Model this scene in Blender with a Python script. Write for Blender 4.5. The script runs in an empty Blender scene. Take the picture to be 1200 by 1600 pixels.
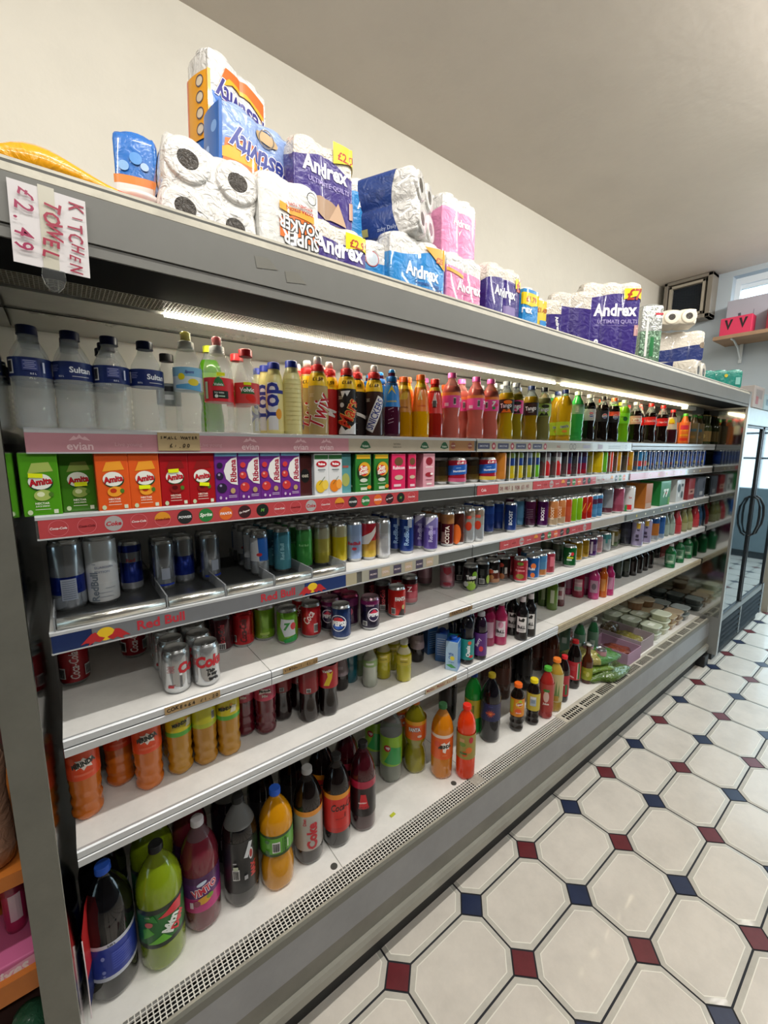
import bpy, bmesh, math, random
from mathutils import Vector, Matrix
random.seed(7)
sc = bpy.context.scene
PI = math.pi
H0 = 1.78          # eye height above the floor

# ------------------------------------------------------------------ camera, world, exposure
def lin(h):
    h = h.lstrip('#'); v = [int(h[i:i+2], 16)/255 for i in (0, 2, 4)]
    return tuple((c/12.92 if c <= .04045 else ((c+.055)/1.055)**2.4) for c in v) + (1,)
cam = bpy.data.cameras.new('camera'); camo = bpy.data.objects.new('camera', cam)
sc.collection.objects.link(camo); sc.camera = camo
cam.sensor_fit = 'HORIZONTAL'; cam.sensor_width = 36; cam.lens = 650.4/1200*36
cam.clip_start = .02; cam.clip_end = 60
TH, PT, RL = .9174, .1522, .0027
right = Vector((math.sin(TH), -math.cos(TH), 0)); fwd = Vector((math.cos(TH)*math.cos(PT), math.sin(TH)*math.cos(PT), -math.sin(PT)))
down = fwd.cross(right)
r2 = right*math.cos(RL) - down*math.sin(RL); d2 = right*math.sin(RL) + down*math.cos(RL)
m = Matrix(((r2.x, -d2.x, -fwd.x, 0), (r2.y, -d2.y, -fwd.y, 0), (r2.z, -d2.z, -fwd.z, H0), (0, 0, 0, 1)))
camo.matrix_world = m
sc.view_settings.view_transform = 'Standard'; sc.view_settings.look = 'None'
sc.view_settings.gamma = 1; sc.view_settings.use_curve_mapping = False
sc.view_settings.exposure = -0.12
w = bpy.data.worlds.new('sky'); sc.world = w; w.use_nodes = True
bg = w.node_tree.nodes['Background']; bg.inputs[0].default_value = (.66, .88, 1, 1); bg.inputs[1].default_value = 5.2
def area(name, loc, size, power, col, rot=(0, 0, 0)):
    l = bpy.data.lights.new(name, 'AREA'); l.shape = 'RECTANGLE'; l.size, l.size_y = size; l.energy = power; l.color = col
    o = bpy.data.objects.new(name, l); o.location = loc; o.rotation_euler = rot; sc.collection.objects.link(o); return o
TUBES = [(-1.2, .25, 24), (.6, .25, 24), (2.4, .25, 24), (4.2, .25, 20), (0.2, -1.3, 22), (3.0, -1.3, 22)]
for i, (x, y, e_) in enumerate(TUBES):
    area('ceiling_tube_light', (x, y, 3.32), (1.4, .05), e_, (1, .965, .90), (math.radians(36), 0, 0))

# ------------------------------------------------------------------ materials
_M = {}
def M(col, rough=.5, metal=0, coat=0, trans=0, ior=1.45, emit=0, bump=0, bscale=60, dirt=0, dscale=8, spec=.5, name=None):
    key = (col, rough, metal, coat, trans, ior, emit, bump, bscale, dirt, dscale, spec)
    if key in _M: return _M[key]
    mt = bpy.data.materials.new(name or 'surface_%s' % col.lstrip('#')); mt.use_nodes = True
    nt = mt.node_tree; b = nt.nodes['Principled BSDF']; c = lin(col)
    b.inputs['Base Color'].default_value = c; b.inputs['Roughness'].default_value = rough
    b.inputs['Metallic'].default_value = metal; b.inputs['Coat Weight'].default_value = coat; b.inputs['Coat Roughness'].default_value = .05
    b.inputs['Transmission Weight'].default_value = trans; b.inputs['IOR'].default_value = ior
    b.inputs['Specular IOR Level'].default_value = spec
    if emit: b.inputs['Emission Color'].default_value = c; b.inputs['Emission Strength'].default_value = emit
    if bump or dirt:
        tc = nt.nodes.new('ShaderNodeTexCoord')
    if bump:
        n = nt.nodes.new('ShaderNodeTexNoise'); n.inputs['Scale'].default_value = bscale; n.inputs['Detail'].default_value = 3; n.inputs['Distortion'].default_value = 1.5 if bump > .2 else 0
        bp = nt.nodes.new('ShaderNodeBump'); bp.inputs['Strength'].default_value = bump; bp.inputs['Distance'].default_value = .01
        nt.links.new(tc.outputs['Object'], n.inputs['Vector']); nt.links.new(n.outputs['Fac'], bp.inputs['Height']); nt.links.new(bp.outputs[0], b.inputs['Normal'])
    if dirt:
        n = nt.nodes.new('ShaderNodeTexNoise'); n.inputs['Scale'].default_value = dscale; n.inputs['Detail'].default_value = 8; n.inputs['Roughness'].default_value = .7
        r = nt.nodes.new('ShaderNodeValToRGB'); r.color_ramp.elements[0].position = .35; r.color_ramp.elements[1].position = .62
        r.color_ramp.elements[0].color = tuple(x*(1-dirt) for x in c[:3])+(1,); r.color_ramp.elements[1].color = c
        nt.links.new(tc.outputs['Object'], n.inputs['Vector']); nt.links.new(n.outputs['Fac'], r.inputs[0]); nt.links.new(r.outputs[0], b.inputs['Base Color'])
    _M[key] = mt; return mt
INK = lambda c: M(c, .35, coat=.3)
FILM = lambda c: M(c, .28, coat=.6, bump=.5, bscale=38)

# ------------------------------------------------------------------ mesh helpers
def link(o): sc.collection.objects.link(o)
class MB:
    def __init__(s): s.v = []; s.f = []; s.mi = []; s.mats = []; s.sm = []
    def mat(s, m):
        if m not in s.mats: s.mats.append(m)
        return s.mats.index(m)
    def add(s, vs, fs, m, smooth=False):
        b = len(s.v); s.v += [tuple(v) for v in vs]; i = s.mat(m)
        for f in fs: s.f.append([b+k for k in f]); s.mi.append(i); s.sm.append(smooth)
    def box(s, x0, x1, y0, y1, z0, z1, m):
        vs = [(x, y, z) for z in (z0, z1) for y in (y0, y1) for x in (x0, x1)]
        s.add(vs, [(0, 2, 3, 1), (4, 5, 7, 6), (0, 1, 5, 4), (2, 6, 7, 3), (0, 4, 6, 2), (1, 3, 7, 5)], m)
    def bbox(s, x0, x1, y0, y1, z0, z1, m, b=.004):      # box with chamfered edges
        bm = bmesh.new(); bmesh.ops.create_cube(bm, size=1)
        for v in bm.verts: v.co = Vector(((x0+x1)/2+v.co.x*(x1-x0), (y0+y1)/2+v.co.y*(y1-y0), (z0+z1)/2+v.co.z*(z1-z0)))
        bmesh.ops.bevel(bm, geom=list(bm.edges), offset=b, segments=2, profile=.5, affect='EDGES')
        bm.verts.index_update(); s.add([v.co[:] for v in bm.verts], [[v.index for v in f.verts] for f in bm.faces], m, False); bm.free()
    def prism(s, prof, x0, x1, m, smooth=False):          # profile in (y, z) run along x
        n = len(prof); vs = [(x0, y, z) for y, z in prof]+[(x1, y, z) for y, z in prof]
        fs = [(i, (i+1) % n, n+(i+1) % n, n+i) for i in range(n)]+[list(range(n))[::-1], [n+i for i in range(n)]]
        s.add(vs, fs, m, smooth)
    def tube(s, pts, r, m, seg=8):
        pts = [Vector(p) for p in pts]; rings = []
        for i, p in enumerate(pts):
            d = (pts[min(i+1, len(pts)-1)]-pts[max(i-1, 0)]).normalized()
            a = d.cross(Vector((0, 0, 1)) if abs(d.z) < .9 else Vector((1, 0, 0))).normalized(); c = d.cross(a)
            rings.append([p+a*r*math.cos(2*PI*k/seg)+c*r*math.sin(2*PI*k/seg) for k in range(seg)])
        vs = [v for g in rings for v in g]; fs = []
        for i in range(len(pts)-1):
            for k in range(seg): fs.append((i*seg+k, i*seg+(k+1) % seg, (i+1)*seg+(k+1) % seg, (i+1)*seg+k))
        fs += [list(range(seg)), [len(vs)-seg+k for k in range(seg)]]
        s.add(vs, fs, m, True)
    def lathe(s, prof, mf, seg=24, cx=0, cy=0, z0=0, lobes=None, sq=1, bottom=True, top=True):
        # prof: (r, z) list; mf: material or function(z) -> material; lobes(z, theta) -> radius factor; sq < 1 squares the plan
        vs = []
        for r, z in prof:
            for k in range(seg):
                t = 2*PI*k/seg; rr = r*(lobes(z, t) if lobes else 1); cc, ss = math.cos(t), math.sin(t)
                if sq != 1: cc = math.copysign(abs(cc)**sq, cc); ss = math.copysign(abs(ss)**sq, ss)
                vs.append((cx+rr*cc, cy+rr*ss, z0+z))
        f = mf if callable(mf) else (lambda z: mf)
        n = len(prof)
        for i in range(n-1):
            self_f = [(i*seg+k, i*seg+(k+1) % seg, (i+1)*seg+(k+1) % seg, (i+1)*seg+k) for k in range(seg)]
            b = len(s.v)
            mi = s.mat(f((prof[i][1]+prof[i+1][1])/2))
            for q in self_f: s.f.append([b+k for k in q]); s.mi.append(mi); s.sm.append(True)
        b = len(s.v); s.v += vs
        if bottom: s.f.append([b+k for k in range(seg)][::-1]); s.mi.append(s.mat(f(prof[0][1]))); s.sm.append(False)
        if top: s.f.append([b+(n-1)*seg+k for k in range(seg)]); s.mi.append(s.mat(f(prof[-1][1]))); s.sm.append(False)
    def mesh(s, name):
        me = bpy.data.meshes.new(name); me.from_pydata(s.v, [], s.f)
        for m_ in s.mats: me.materials.append(m_)
        me.polygons.foreach_set('material_index', s.mi); me.polygons.foreach_set('use_smooth', s.sm); me.update(); return me
    def build(s, name, parent=None, do_link=True):
        o = bpy.data.objects.new(name, s.mesh(name)); o.parent = parent
        if do_link: link(o)
        return o
def tag(o, label=None, cat=None, group=None, kind=None):
    if label: o['label'] = label
    if cat: o['category'] = cat
    if group: o['group'] = group
    if kind: o['kind'] = kind
    return o
def empty(name, loc=(0, 0, 0), rz=0, do_link=True):
    o = bpy.data.objects.new(name, None); o.location = loc; o.rotation_euler = (0, 0, rz); o.empty_display_size = .05
    if do_link: link(o)
    return o

# ------------------------------------------------------------------ printed graphics, wrapped round an outline
class Outline:                       # closed plan outline, arclength 0 at the middle of the front (-y), growing towards +x
    def __init__(s, pts):
        s.p = [Vector((x, y)) for x, y in pts]; n = len(s.p)
        s.L = [0]
        for i in range(n): s.L.append(s.L[-1]+(s.p[(i+1) % n]-s.p[i]).length)
        s.T = s.L[-1]
    def at(s, u, off=0):
        u = u % s.T; lo, hi = 0, len(s.p)
        while hi-lo > 1:
            mid = (lo+hi)//2
            if s.L[mid] <= u: lo = mid
            else: hi = mid
        n = len(s.p); a, b = s.p[lo], s.p[(lo+1) % n]; d = (b-a); l = d.length or 1; t = (u-s.L[lo])/l
        q = a+d*t
        def nrm(i):
            e = s.p[(i+1) % n]-s.p[i % n]; return Vector((e.y, -e.x)).normalized()
        n0 = (nrm(lo-1)+nrm(lo)).normalized(); n1 = (nrm(lo)+nrm(lo+1)).normalized()
        nn = (n0*(1-t)+n1*t).normalized()
        return q+nn*off
def circle_outline(r, n=48):
    return Outline([(r*math.sin(2*PI*k/n), -r*math.cos(2*PI*k/n)) for k in range(n)])
def rect_outline(W, D, rad=.0, n=5):
    if rad <= 0: return Outline([(0, -D/2), (W/2, -D/2), (W/2, D/2), (-W/2, D/2), (-W/2, -D/2)])
    pts = [(0, -D/2)]
    for cx, cy, a0 in ((W/2-rad, -D/2+rad, -90), (W/2-rad, D/2-rad, 0), (-W/2+rad, D/2-rad, 90), (-W/2+rad, -D/2+rad, 180)):
        for k in range(n+1):
            a = math.radians(a0+90*k/n); pts.append((cx+rad*math.cos(a), cy+rad*math.sin(a)))
    return Outline(pts)
_TX = {}
def text2d(sx, bold=0, shear=0):
    k = (sx, bold, shear)
    if k in _TX: return _TX[k]
    c = bpy.data.curves.new('lettering', 'FONT'); c.body = sx; c.size = 1; c.offset = bold; c.shear = shear; c.resolution_u = 2
    c.align_x = 'CENTER'; c.align_y = 'CENTER'; c.space_line = .85
    o = bpy.data.objects.new('lettering', c); link(o); bpy.context.view_layer.update()
    me = bpy.data.meshes.new_from_object(o.evaluated_get(bpy.context.evaluated_depsgraph_get()))
    vs = [(v.co.x, v.co.y) for v in me.vertices]; fs = [list(p.vertices) for p in me.polygons]
    bpy.data.objects.remove(o); bpy.data.curves.remove(c); bpy.data.meshes.remove(me)
    xs = [v[0] for v in vs]; ys = [v[1] for v in vs]; cx, cy = (min(xs)+max(xs))/2, (min(ys)+max(ys))/2
    _TX[k] = ([(x-cx, y-cy) for x, y in vs], fs, max(xs)-min(xs), max(ys)-min(ys)); return _TX[k]
def shape2d(g):
    k = g[0]
    if k == 't':      # ('t', text, width, colour, u, v, rot, bold, shear)  width = printed width along the text
        _, s_, wd, col, u, v = g[:6]; rot = g[6] if len(g) > 6 else 0; bold = g[7] if len(g) > 7 else .02; sh = g[8] if len(g) > 8 else 0
        vs, fs, W, Hh = text2d(s_, bold, sh); k_ = wd/W; ky = k_*(g[9] if len(g) > 9 else 1); vs = [(x*k_, y*ky) for x, y in vs]
    elif k == 'r':    # ('r', w, h, colour, u, v, rot)
        _, w_, h_, col, u, v = g[:6]; rot = g[6] if len(g) > 6 else 0
        vs = [(-w_/2, -h_/2), (w_/2, -h_/2), (w_/2, h_/2), (-w_/2, h_/2)]; fs = [[0, 1, 2, 3]]
    elif k == 'd':    # ('d', rx, ry, colour, u, v, rot)
        _, rx, ry, col, u, v = g[:6]; rot = g[6] if len(g) > 6 else 0
        vs = [(rx*math.cos(2*PI*i/20), ry*math.sin(2*PI*i/20)) for i in range(20)]; fs = [list(range(20))]
    elif k == 'o':    # ring ('o', r, thickness, colour, u, v)
        _, r_, th, col, u, v = g[:6]; rot = 0
        vs = [(q*math.cos(2*PI*i/24), q*math.sin(2*PI*i/24)) for q in (r_, r_-th) for i in range(24)]
        fs = [[i, (i+1) % 24, 24+(i+1) % 24, 24+i] for i in range(24)]
    elif k == 'p':    # polygon ('p', points, colour, u, v)
        _, pts, col, u, v = g[:5]; rot = g[5] if len(g) > 5 else 0; vs = pts; fs = [list(range(len(pts)))]
    c, s_ = math.cos(math.radians(rot)), math.sin(math.radians(rot))
    return [(u+x*c-y*s_, v+x*s_+y*c) for x, y in vs], fs, col
def wrap(mb, out, gs, z0=0, off=.0006, step=.005, matf=INK, zmap=None, curved=True):
    for li, g in enumerate(gs):
        vs, fs, col = shape2d(g)
        bm = bmesh.new(); bv = [bm.verts.new((x, y, 0)) for x, y in vs]
        for f in fs:
            try: bm.faces.new([bv[i] for i in f])
            except ValueError: pass
        xs = [v[0] for v in vs]; x0, x1 = min(xs), max(xs)
        if curved:
            k = math.ceil(x0/step)
            while k*step < x1:
                bmesh.ops.bisect_plane(bm, geom=bm.verts[:]+bm.edges[:]+bm.faces[:], plane_co=(k*step, 0, 0), plane_no=(1, 0, 0)); k += 1
        bm.verts.index_update(); o_ = off+li*.00022
        V = []
        for v in bm.verts:
            q = out.at(v.co.x, o_); V.append((q.x, q.y, z0+v.co.y))
        F = []
        for f in bm.faces:
            ids = [v.index for v in f.verts]
            if f.normal.z < 0: ids = ids[::-1]
            F.append(ids)
        mb.add(V, F, matf(col), False); bm.free()
def flat(mb, gs, org, ux, uy, off=.0006, matf=INK):    # graphics on a flat face: origin, unit vectors along and up
    org, ux, uy = Vector(org), Vector(ux).normalized(), Vector(uy).normalized(); n = ux.cross(uy)
    for li, g in enumerate(gs):
        vs, fs, col = shape2d(g)
        mb.add([tuple(org+ux*x+uy*y+n*(off+li*.00022)) for x, y in vs], fs, matf(col))
T = lambda s, w, c, u=0, v=0, rot=0, b=.02, sh=0, *k: ('t', s, w, c, u, v, rot, b, sh)+tuple(k)
R = lambda w, h, c, u=0, v=0, rot=0: ('r', w, h, c, u, v, rot)
Dk = lambda rx, ry, c, u=0, v=0, rot=0: ('d', rx, ry, c, u, v, rot)
def barcode(u, v, w=.012, h=.016):
    g = [R(w, h, '#e8e8e8', u, v)]
    for i in range(7): g.append(R(w*.06*(1+i % 2), h*.8, '#202020', u-w*.4+w*.13*i, v))
    return g
def small(u, v, w, n, c='#d8d8d8', dv=.0035):
    return [R(w*(1-.25*(i % 2)), .0011, c, u, v-dv*i) for i in range(n)]

def hand(s, w, c, u=0, v=0, rot=0, ky=1.0, seed=1, bold=.012):      # handwriting: every letter set on its own, slightly out of line
    rnd = random.Random(seed); out = []; n = len(s); st = w/n; a = math.radians(rot)
    for i, ch in enumerate(s):
        if ch == ' ': continue
        d = (i-(n-1)/2)*st; q = rnd.uniform(-.08, .08)*st*ky*1.5; lw = st*1.04*text2d(ch, bold, 0)[2]/text2d('O', bold, 0)[2]
        if ch == '.': q -= st*.4*ky
        out.append(('t', ch, lw, c, u+d*math.cos(a)-q*math.sin(a), v+d*math.sin(a)+q*math.cos(a), rot+rnd.uniform(-7, 7), bold, rnd.uniform(-.1, .25), ky))
    return out

# ------------------------------------------------------------------ the room
Z = lambda z: z+H0
def struct(name, mb): o = mb.build(name); tag(o, kind='structure'); return o
WALL = M('#dfdacd', .85, bump=.12, bscale=25, dirt=.05, dscale=3)
CEIL = M('#dfd6cb', .9, bump=.15, bscale=18, dirt=.06, dscale=2)
WX, WY = 5.1, 1.9
mb = MB()                                                     # tiled floor: octagons, inner glaze line, coloured dots
SX, SY, X0, Y0 = .2101*H0, .2101*.6375*H0, .4203*H0, .5008*H0
hx, hy = .0325*H0, .031*H0
GR = M('#23242a', .7); TI = M('#e2dacf', .32, dirt=.14, dscale=5, coat=.15); TE = M('#cdc8bd', .34, dirt=.16, dscale=9, coat=.15); LN = M('#f2eee2', .3)
RD = M('#6e2a30', .35, dirt=.2, dscale=12); BL = M('#26304e', .35, dirt=.2, dscale=12)
mb.box(-3, 9, -2.4, WY+.2, -.05, -.002, GR)
for i in range(-11, 22):
    for j in range(-14, 5):
        x, y = X0+i*SX, Y0+j*SY
        if x < -2.9 or x+SX > 9 or y+SY > 1.9 or y < -2.35: continue
        g = .0032
        def octo(k, z, gg=g):
            a, b = hx*1, hy*1; w_, h_ = SX, SY
            pts = [(a, gg), (w_-a, gg), (w_-gg, b), (w_-gg, h_-b), (w_-a, h_-gg), (a, h_-gg), (gg, h_-b), (gg, b)]
            cx, cy = w_/2, h_/2
            # inset by k metres
            return [(x+cx+(px-cx)*(1-k/(w_/2)), y+cy+(py-cy)*(1-k/(h_/2)), z) for px, py in pts]
        o0, o1, o2, o3 = octo(0, 0), octo(.016, .0012), octo(.019, .0013), octo(.021, .0012)
        V = o0+o1+o2+o3; r8 = range(8)
        mb.add(V, [(q, (q+1) % 8, 8+(q+1) % 8, 8+q) for q in r8], TE)
        mb.add(V, [(8+q, 8+(q+1) % 8, 16+(q+1) % 8, 16+q) for q in r8], LN)
        mb.add(V, [(16+q, 16+(q+1) % 8, 24+(q+1) % 8, 24+q) for q in r8]+[tuple(24+q for q in r8)], TI)
        f = .91
        mb.add([(x-hx*f, y, 0), (x, y-hy*f, 0), (x+hx*f, y, 0), (x, y+hy*f, 0)], [(0, 1, 2, 3)], RD if (i+j) % 2 == 0 else BL)
struct('floor', mb)
mb = MB(); mb.box(-3, WX+.3, WY, WY+.15, 0, Z(1.66), WALL); mb.box(WX+.3, 9, WY, WY+.15, 0, 2.9, WALL); struct('wall_left', mb)
DKW = M('#4c4842', .8, dirt=.3, dscale=3)
mb = MB(); mb.box(-3, WX+.3, -2.5, -2.4, 0, Z(1.66), DKW); mb.box(WX+.3, 9, -2.5, -2.4, 0, 2.9, DKW); struct('wall_right', mb)
mb = MB(); mb.box(-3, WX+.3, -2.5, WY+.1, Z(1.635), Z(1.75), CEIL); struct('ceiling', mb)
mb = MB(); mb.box(-3.1, -3, -2.5, WY+.15, 0, Z(1.66), DKW); struct('wall_rear', mb)
# window wall above the glass-door fridge, with a wide high window
BW = M('#b9c4cc', .8, bump=.1, bscale=20)  # bluish tint puts the window daylight into the wall colour
mb = MB(); mb.box(WX, WX+.28, 1.33, WY, Z(.40), Z(1.64), BW); mb.box(WX, WX+.28, -2.4, 1.33, Z(.40), Z(1.05), BW); mb.box(WX, WX+.28, -2.4, 1.33, Z(1.585), Z(1.64), BW)
mb.box(WX, WX+.28, -2.4, -1.6, Z(1.05), Z(1.585), BW)
struct('wall_far', mb)
wf = MB(); WH = M('#e8edf0', .4)
wf.box(WX+.10, WX+.16, -1.6, 1.33, Z(1.525), Z(1.585), WH); wf.box(WX+.13, WX+.17, -1.6, 1.33, Z(1.49), Z(1.525), WH)
wf.box(WX+.10, WX+.16, -1.6, 1.33, Z(1.05), Z(1.10), WH); wf.box(WX+.10, WX+.16, 1.29, 1.33, Z(1.10), Z(1.525), WH)
for y in (.3, -.7): wf.box(WX+.10, WX+.16, y-.025, y+.025, Z(1.10), Z(1.525), WH)
wo = struct('window_1', wf)
gl = MB(); gl.box(WX+.14, WX+.145, -1.6, 1.29, Z(1.10), Z(1.49), M('#ffffff', .02, trans=1, ior=1.05)); gl.build('window_pane', wo)

mb = MB(); mb.box(6.0, 6.1, .9, WY, 0, Z(.45), M('#a59c8c', .7)); struct('wall_back', mb)
# shop front glazing at the far end of the aisle, daylight comes in here
sf = MB(); DK = M('#3a4046', .5)
sf.box(8.9, 9, -2.4, WY, 0, .12, DK); sf.box(8.9, 9, -2.4, WY, 2.9, 3.0, DK)
for y in (-2.4, -1.0, .4, WY-.08): sf.box(8.92, 8.98, y, y+.07, .12, 2.9, DK)
for z in (1.62, 2.02): sf.box(8.93, 8.97, -2.4, WY, z, z+.03, DK)
for k in range(9): sf.box(8.93, 8.97, -2.2+.47*k, -2.17+.47*k, 1.15, 2.45, DK)
struct('window_2', sf)
mb = MB(); FW_ = M('#7d8e96', .8, dirt=.15, dscale=3); mb.box(8.85, 9.0, -2.4, WY, .12, 1.15, FW_); mb.box(8.85, 9.0, -2.4, WY, 2.45, 2.95, FW_); struct('wall_front', mb)

# ------------------------------------------------------------------ refrigerated display case
case = empty('refrigerated_display_case', (2.0, 1.2, 0)); tag(case, 'long open refrigerated display case with grey canopy, five shelves and bottom deck along the wall', 'display fridge')
CO = Vector((2.0, 1.2, 0))
def part(mb, name, parent=case, **kw):
    if parent is case: mb.v = [(a-CO.x, b-CO.y, c) for a, b, c in mb.v]
    elif parent.get('_o'): mb.v = [(a-CO.x, b-CO.y, c) for a, b, c in mb.v]
    o = mb.build(name, parent); tag(o, **kw); return o
XL, XR, YB = -.075, 4.12, 1.52
STEEL = M('#8c8c88', .3, metal=.75, bump=.05, bscale=12, dirt=.1, dscale=5)
GREY = M('#767672', .55, metal=.1, dirt=.08, dscale=4); PALE = M('#b4b0a2', .45, dirt=.25, dscale=14); BLK = M('#141414', .6)
MIR = M('#a5a8a6', .07, metal=1, bump=.05, bscale=2.2)
mb = MB(); mb.box(-.125, XL, .9, 1.7, .10, Z(.30), M('#77776f', .42, metal=.35, dirt=.18, dscale=7)); mb.box(XL, XL+.0015, .905, YB, .42, Z(.298), MIR); part(mb, 'end_panel')
mb = MB(); mb.box(XR, XR+.04, .885, 1.7, .10, Z(.425), M('#9a9c9a', .3, metal=.6)); mb.box(XR-.0015, XR, .90, YB, .42, Z(.30), MIR); part(mb, 'end_panel')
mb = MB(); mb.box(-.9, XR, YB, YB+.03, .35, Z(.33), M('#e4e4e0', .5, dirt=.08)); part(mb, 'back_panel')
# canopy
mb = MB()
mb.prism([(.885, Z(.333)), (.885, Z(.405)), (.900, Z(.432)), (.93, Z(.436)), (.93, Z(.33))], -.9, XR, GREY)
mb.prism([(.8845, Z(.405)), (.8995, Z(.4325)), (.93, Z(.4365)), (.93, Z(.436)), (.90, Z(.432)), (.885, Z(.404))], -.9, XR, PALE)
mb.box(-.9, XR, .893, .93, Z(.3305), Z(.3335), BLK)
mb.box(-.9, XR, .888, .93, Z(.313), Z(.331), GREY)
mb.box(-.9, XR, .893, 1.66, Z(.318), Z(.425), M('#5a5a56', .6))
mb.box(-.9, XR, .93, 1.66, Z(.425), Z(.4345), BLK)
part(mb, 'canopy')
mb = MB(); mb.box(-.9, XR, .893, 1.045, Z(.3125), Z(.3178), M('#0a0b0c', .7, spec=.1)); part(mb, 'air_curtain_strip')
hc = MB(); HM = M('#8a877a', .4, metal=.4)
hc.box(-.075, XR, 1.045, 1.13, Z(.3165), Z(.3178), BLK)
k = 0
while XL+k*.0075 < XR:
    x = XL+k*.0075; hc.box(x, x+.0016, 1.045, 1.13, Z(.3125), Z(.3165), HM); k += 1
for j in range(8): hc.box(XL, XR, 1.045+j*.0115, 1.048+j*.0115, Z(.3124), Z(.3165), HM)
part(hc, 'honeycomb_grille')
CM = M('#b2b2ae', .22, metal=.55, bump=.03, bscale=6, dirt=.15, dscale=6)
mb = MB(); mb.box(XL, XR, 1.150, YB, Z(.312), Z(.3175), CM)
mb.prism([(1.30, Z(.311)), (1.302, Z(.3085)), (1.305, Z(.311))], XL, XR, BLK); part(mb, 'inner_ceiling_panel')
LT1 = M('#fff6e0', .5, emit=60); LT2 = M('#fff0c8', .5, emit=34)
mb = MB(); mb.box(.22, 1.9, 1.138, 1.144, Z(.306), Z(.312), LT1); part(mb, 'light_tube')
mb = MB(); mb.box(1.95, 3.62, 1.120, 1.140, Z(.303), Z(.312), LT2); part(mb, 'light_tube')
mb = MB(); mb.bbox(3.62, 3.80, 1.12, 1.16, Z(.285), Z(.312), M('#d8d6cc', .5), .003); mb.bbox(3.80, 4.05, 1.14, 1.2, Z(.27), Z(.312), M('#6a6c6a', .4), .003); part(mb, 'lamp_holder')
tp = MB(); TPM = M('#c9c7bc', .3, coat=.5)
for x, y0, zt in ((.345, .884, .385), (.41, .884, .372)): tp.add([(x, .8842, Z(zt)), (x+.03, .8842, Z(zt+.002)), (x+.05, .8842, Z(zt-.016)), (x+.004, .8842, Z(zt-.022))], [(0, 3, 2, 1)], M('#7c7b74', .3, coat=.5))
part(tp, 'tape_residue')
# deck, grilles, front panel
WHT = M('#f0eee9', .42, dirt=.10, dscale=11, coat=.15)
ZD = -1.39
mb = MB(); mb.box(XL, XR, 1.035, YB, Z(ZD-.02), Z(ZD), WHT)
for x in (.62, 1.27, 1.93, 2.6, 3.3): mb.box(x, x+.002, 1.035, YB, Z(ZD-.001), Z(ZD+.0004), M('#8a8a82', .6))
for x in (.60, 1.18): mb.lathe([(.012, 0), (.012, .0008)], M('#4a4a46', .6), 16, x, 1.055, Z(ZD))
part(mb, 'deck_floor')
mb = MB(); n = int((1.93-XL)/.0128); gm = M('#ece9e0', .42)
for i in range(n+1): mb.box(XL+i*.0128, XL+i*.0128+.0027, .972, 1.035, Z(ZD-.0002), Z(ZD+.001), gm)
for j in range(7): mb.box(XL, 1.93, .972+j*.0102, .9743+j*.0102, Z(ZD-.0002), Z(ZD+.0012), gm)
mb.box(XL, 1.93, .97, 1.035, Z(ZD-.05), Z(ZD-.045), BLK); mb.box(1.24, 1.30, .985, 1.03, Z(ZD+.001), Z(ZD+.0016), M('#b8b4a8', .5, dirt=.4, dscale=60))
part(mb, 'air_grille', label='square mesh air grille')
mb = MB(); mb.box(1.93, XR, .97, 1.04, Z(ZD-.05), Z(ZD-.045), BLK); gm2 = M('#cfcabb', .45, dirt=.2, dscale=15)
for a, b in ((.970, .978), (1.022, 1.040)): mb.box(1.93, XR, a, b, Z(ZD-.003), Z(ZD+.002), gm2)
x = 1.93; i = 0
while x < XR-.03:
    wd = .006 if i % 8 else .028
    mb.box(x, x+wd, .978, 1.022, Z(ZD), Z(ZD+.0012), gm2); x += wd+.014; i += 1
mb.box(1.93, 2.3, .998, 1.003, Z(ZD-.003), Z(ZD+.0018), gm2)
part(mb, 'air_grille', label='slotted air grille')
mb = MB(); mb.box(XL, XR, .955, .973, Z(ZD-.022), Z(ZD+.003), M('#74746c', .45)); mb.box(XL, XR, .966, .974, Z(ZD), Z(ZD+.004), PALE)
mb.prism([(.955, Z(ZD-.022)), (.95, Z(-1.527)), (.97, Z(-1.527)), (.975, Z(ZD-.022))], XL, XR, M('#97989a', .42, metal=.2, dirt=.14, dscale=4))
mb.prism([(.95, Z(-1.527)), (.958, Z(-1.603)), (.98, Z(-1.603)), (.97, Z(-1.527))], XL, XR, M('#84827a', .45, metal=.2, dirt=.16, dscale=5))
part(mb, 'front_panel')
mb = MB(); mb.prism([(.945, Z(-1.603)), (.938, Z(-1.615)), (.938, Z(-1.645)), (.95, Z(-1.66)), (.98, Z(-1.66)), (.98, Z(-1.603))], XL, XR, M('#a4a298', .38, metal=.25, dirt=.1)); part(mb, 'bumper_rail')
mb = MB(); mb.box(XL, XR, .99, 1.01, .0, Z(-1.64), M('#2c2c2c', .6, dirt=.2)); mb.bbox(4.02, 4.12, .93, 1.02, 0, .10, M('#1c1c1e', .5), .01); part(mb, 'kick_plate')

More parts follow.
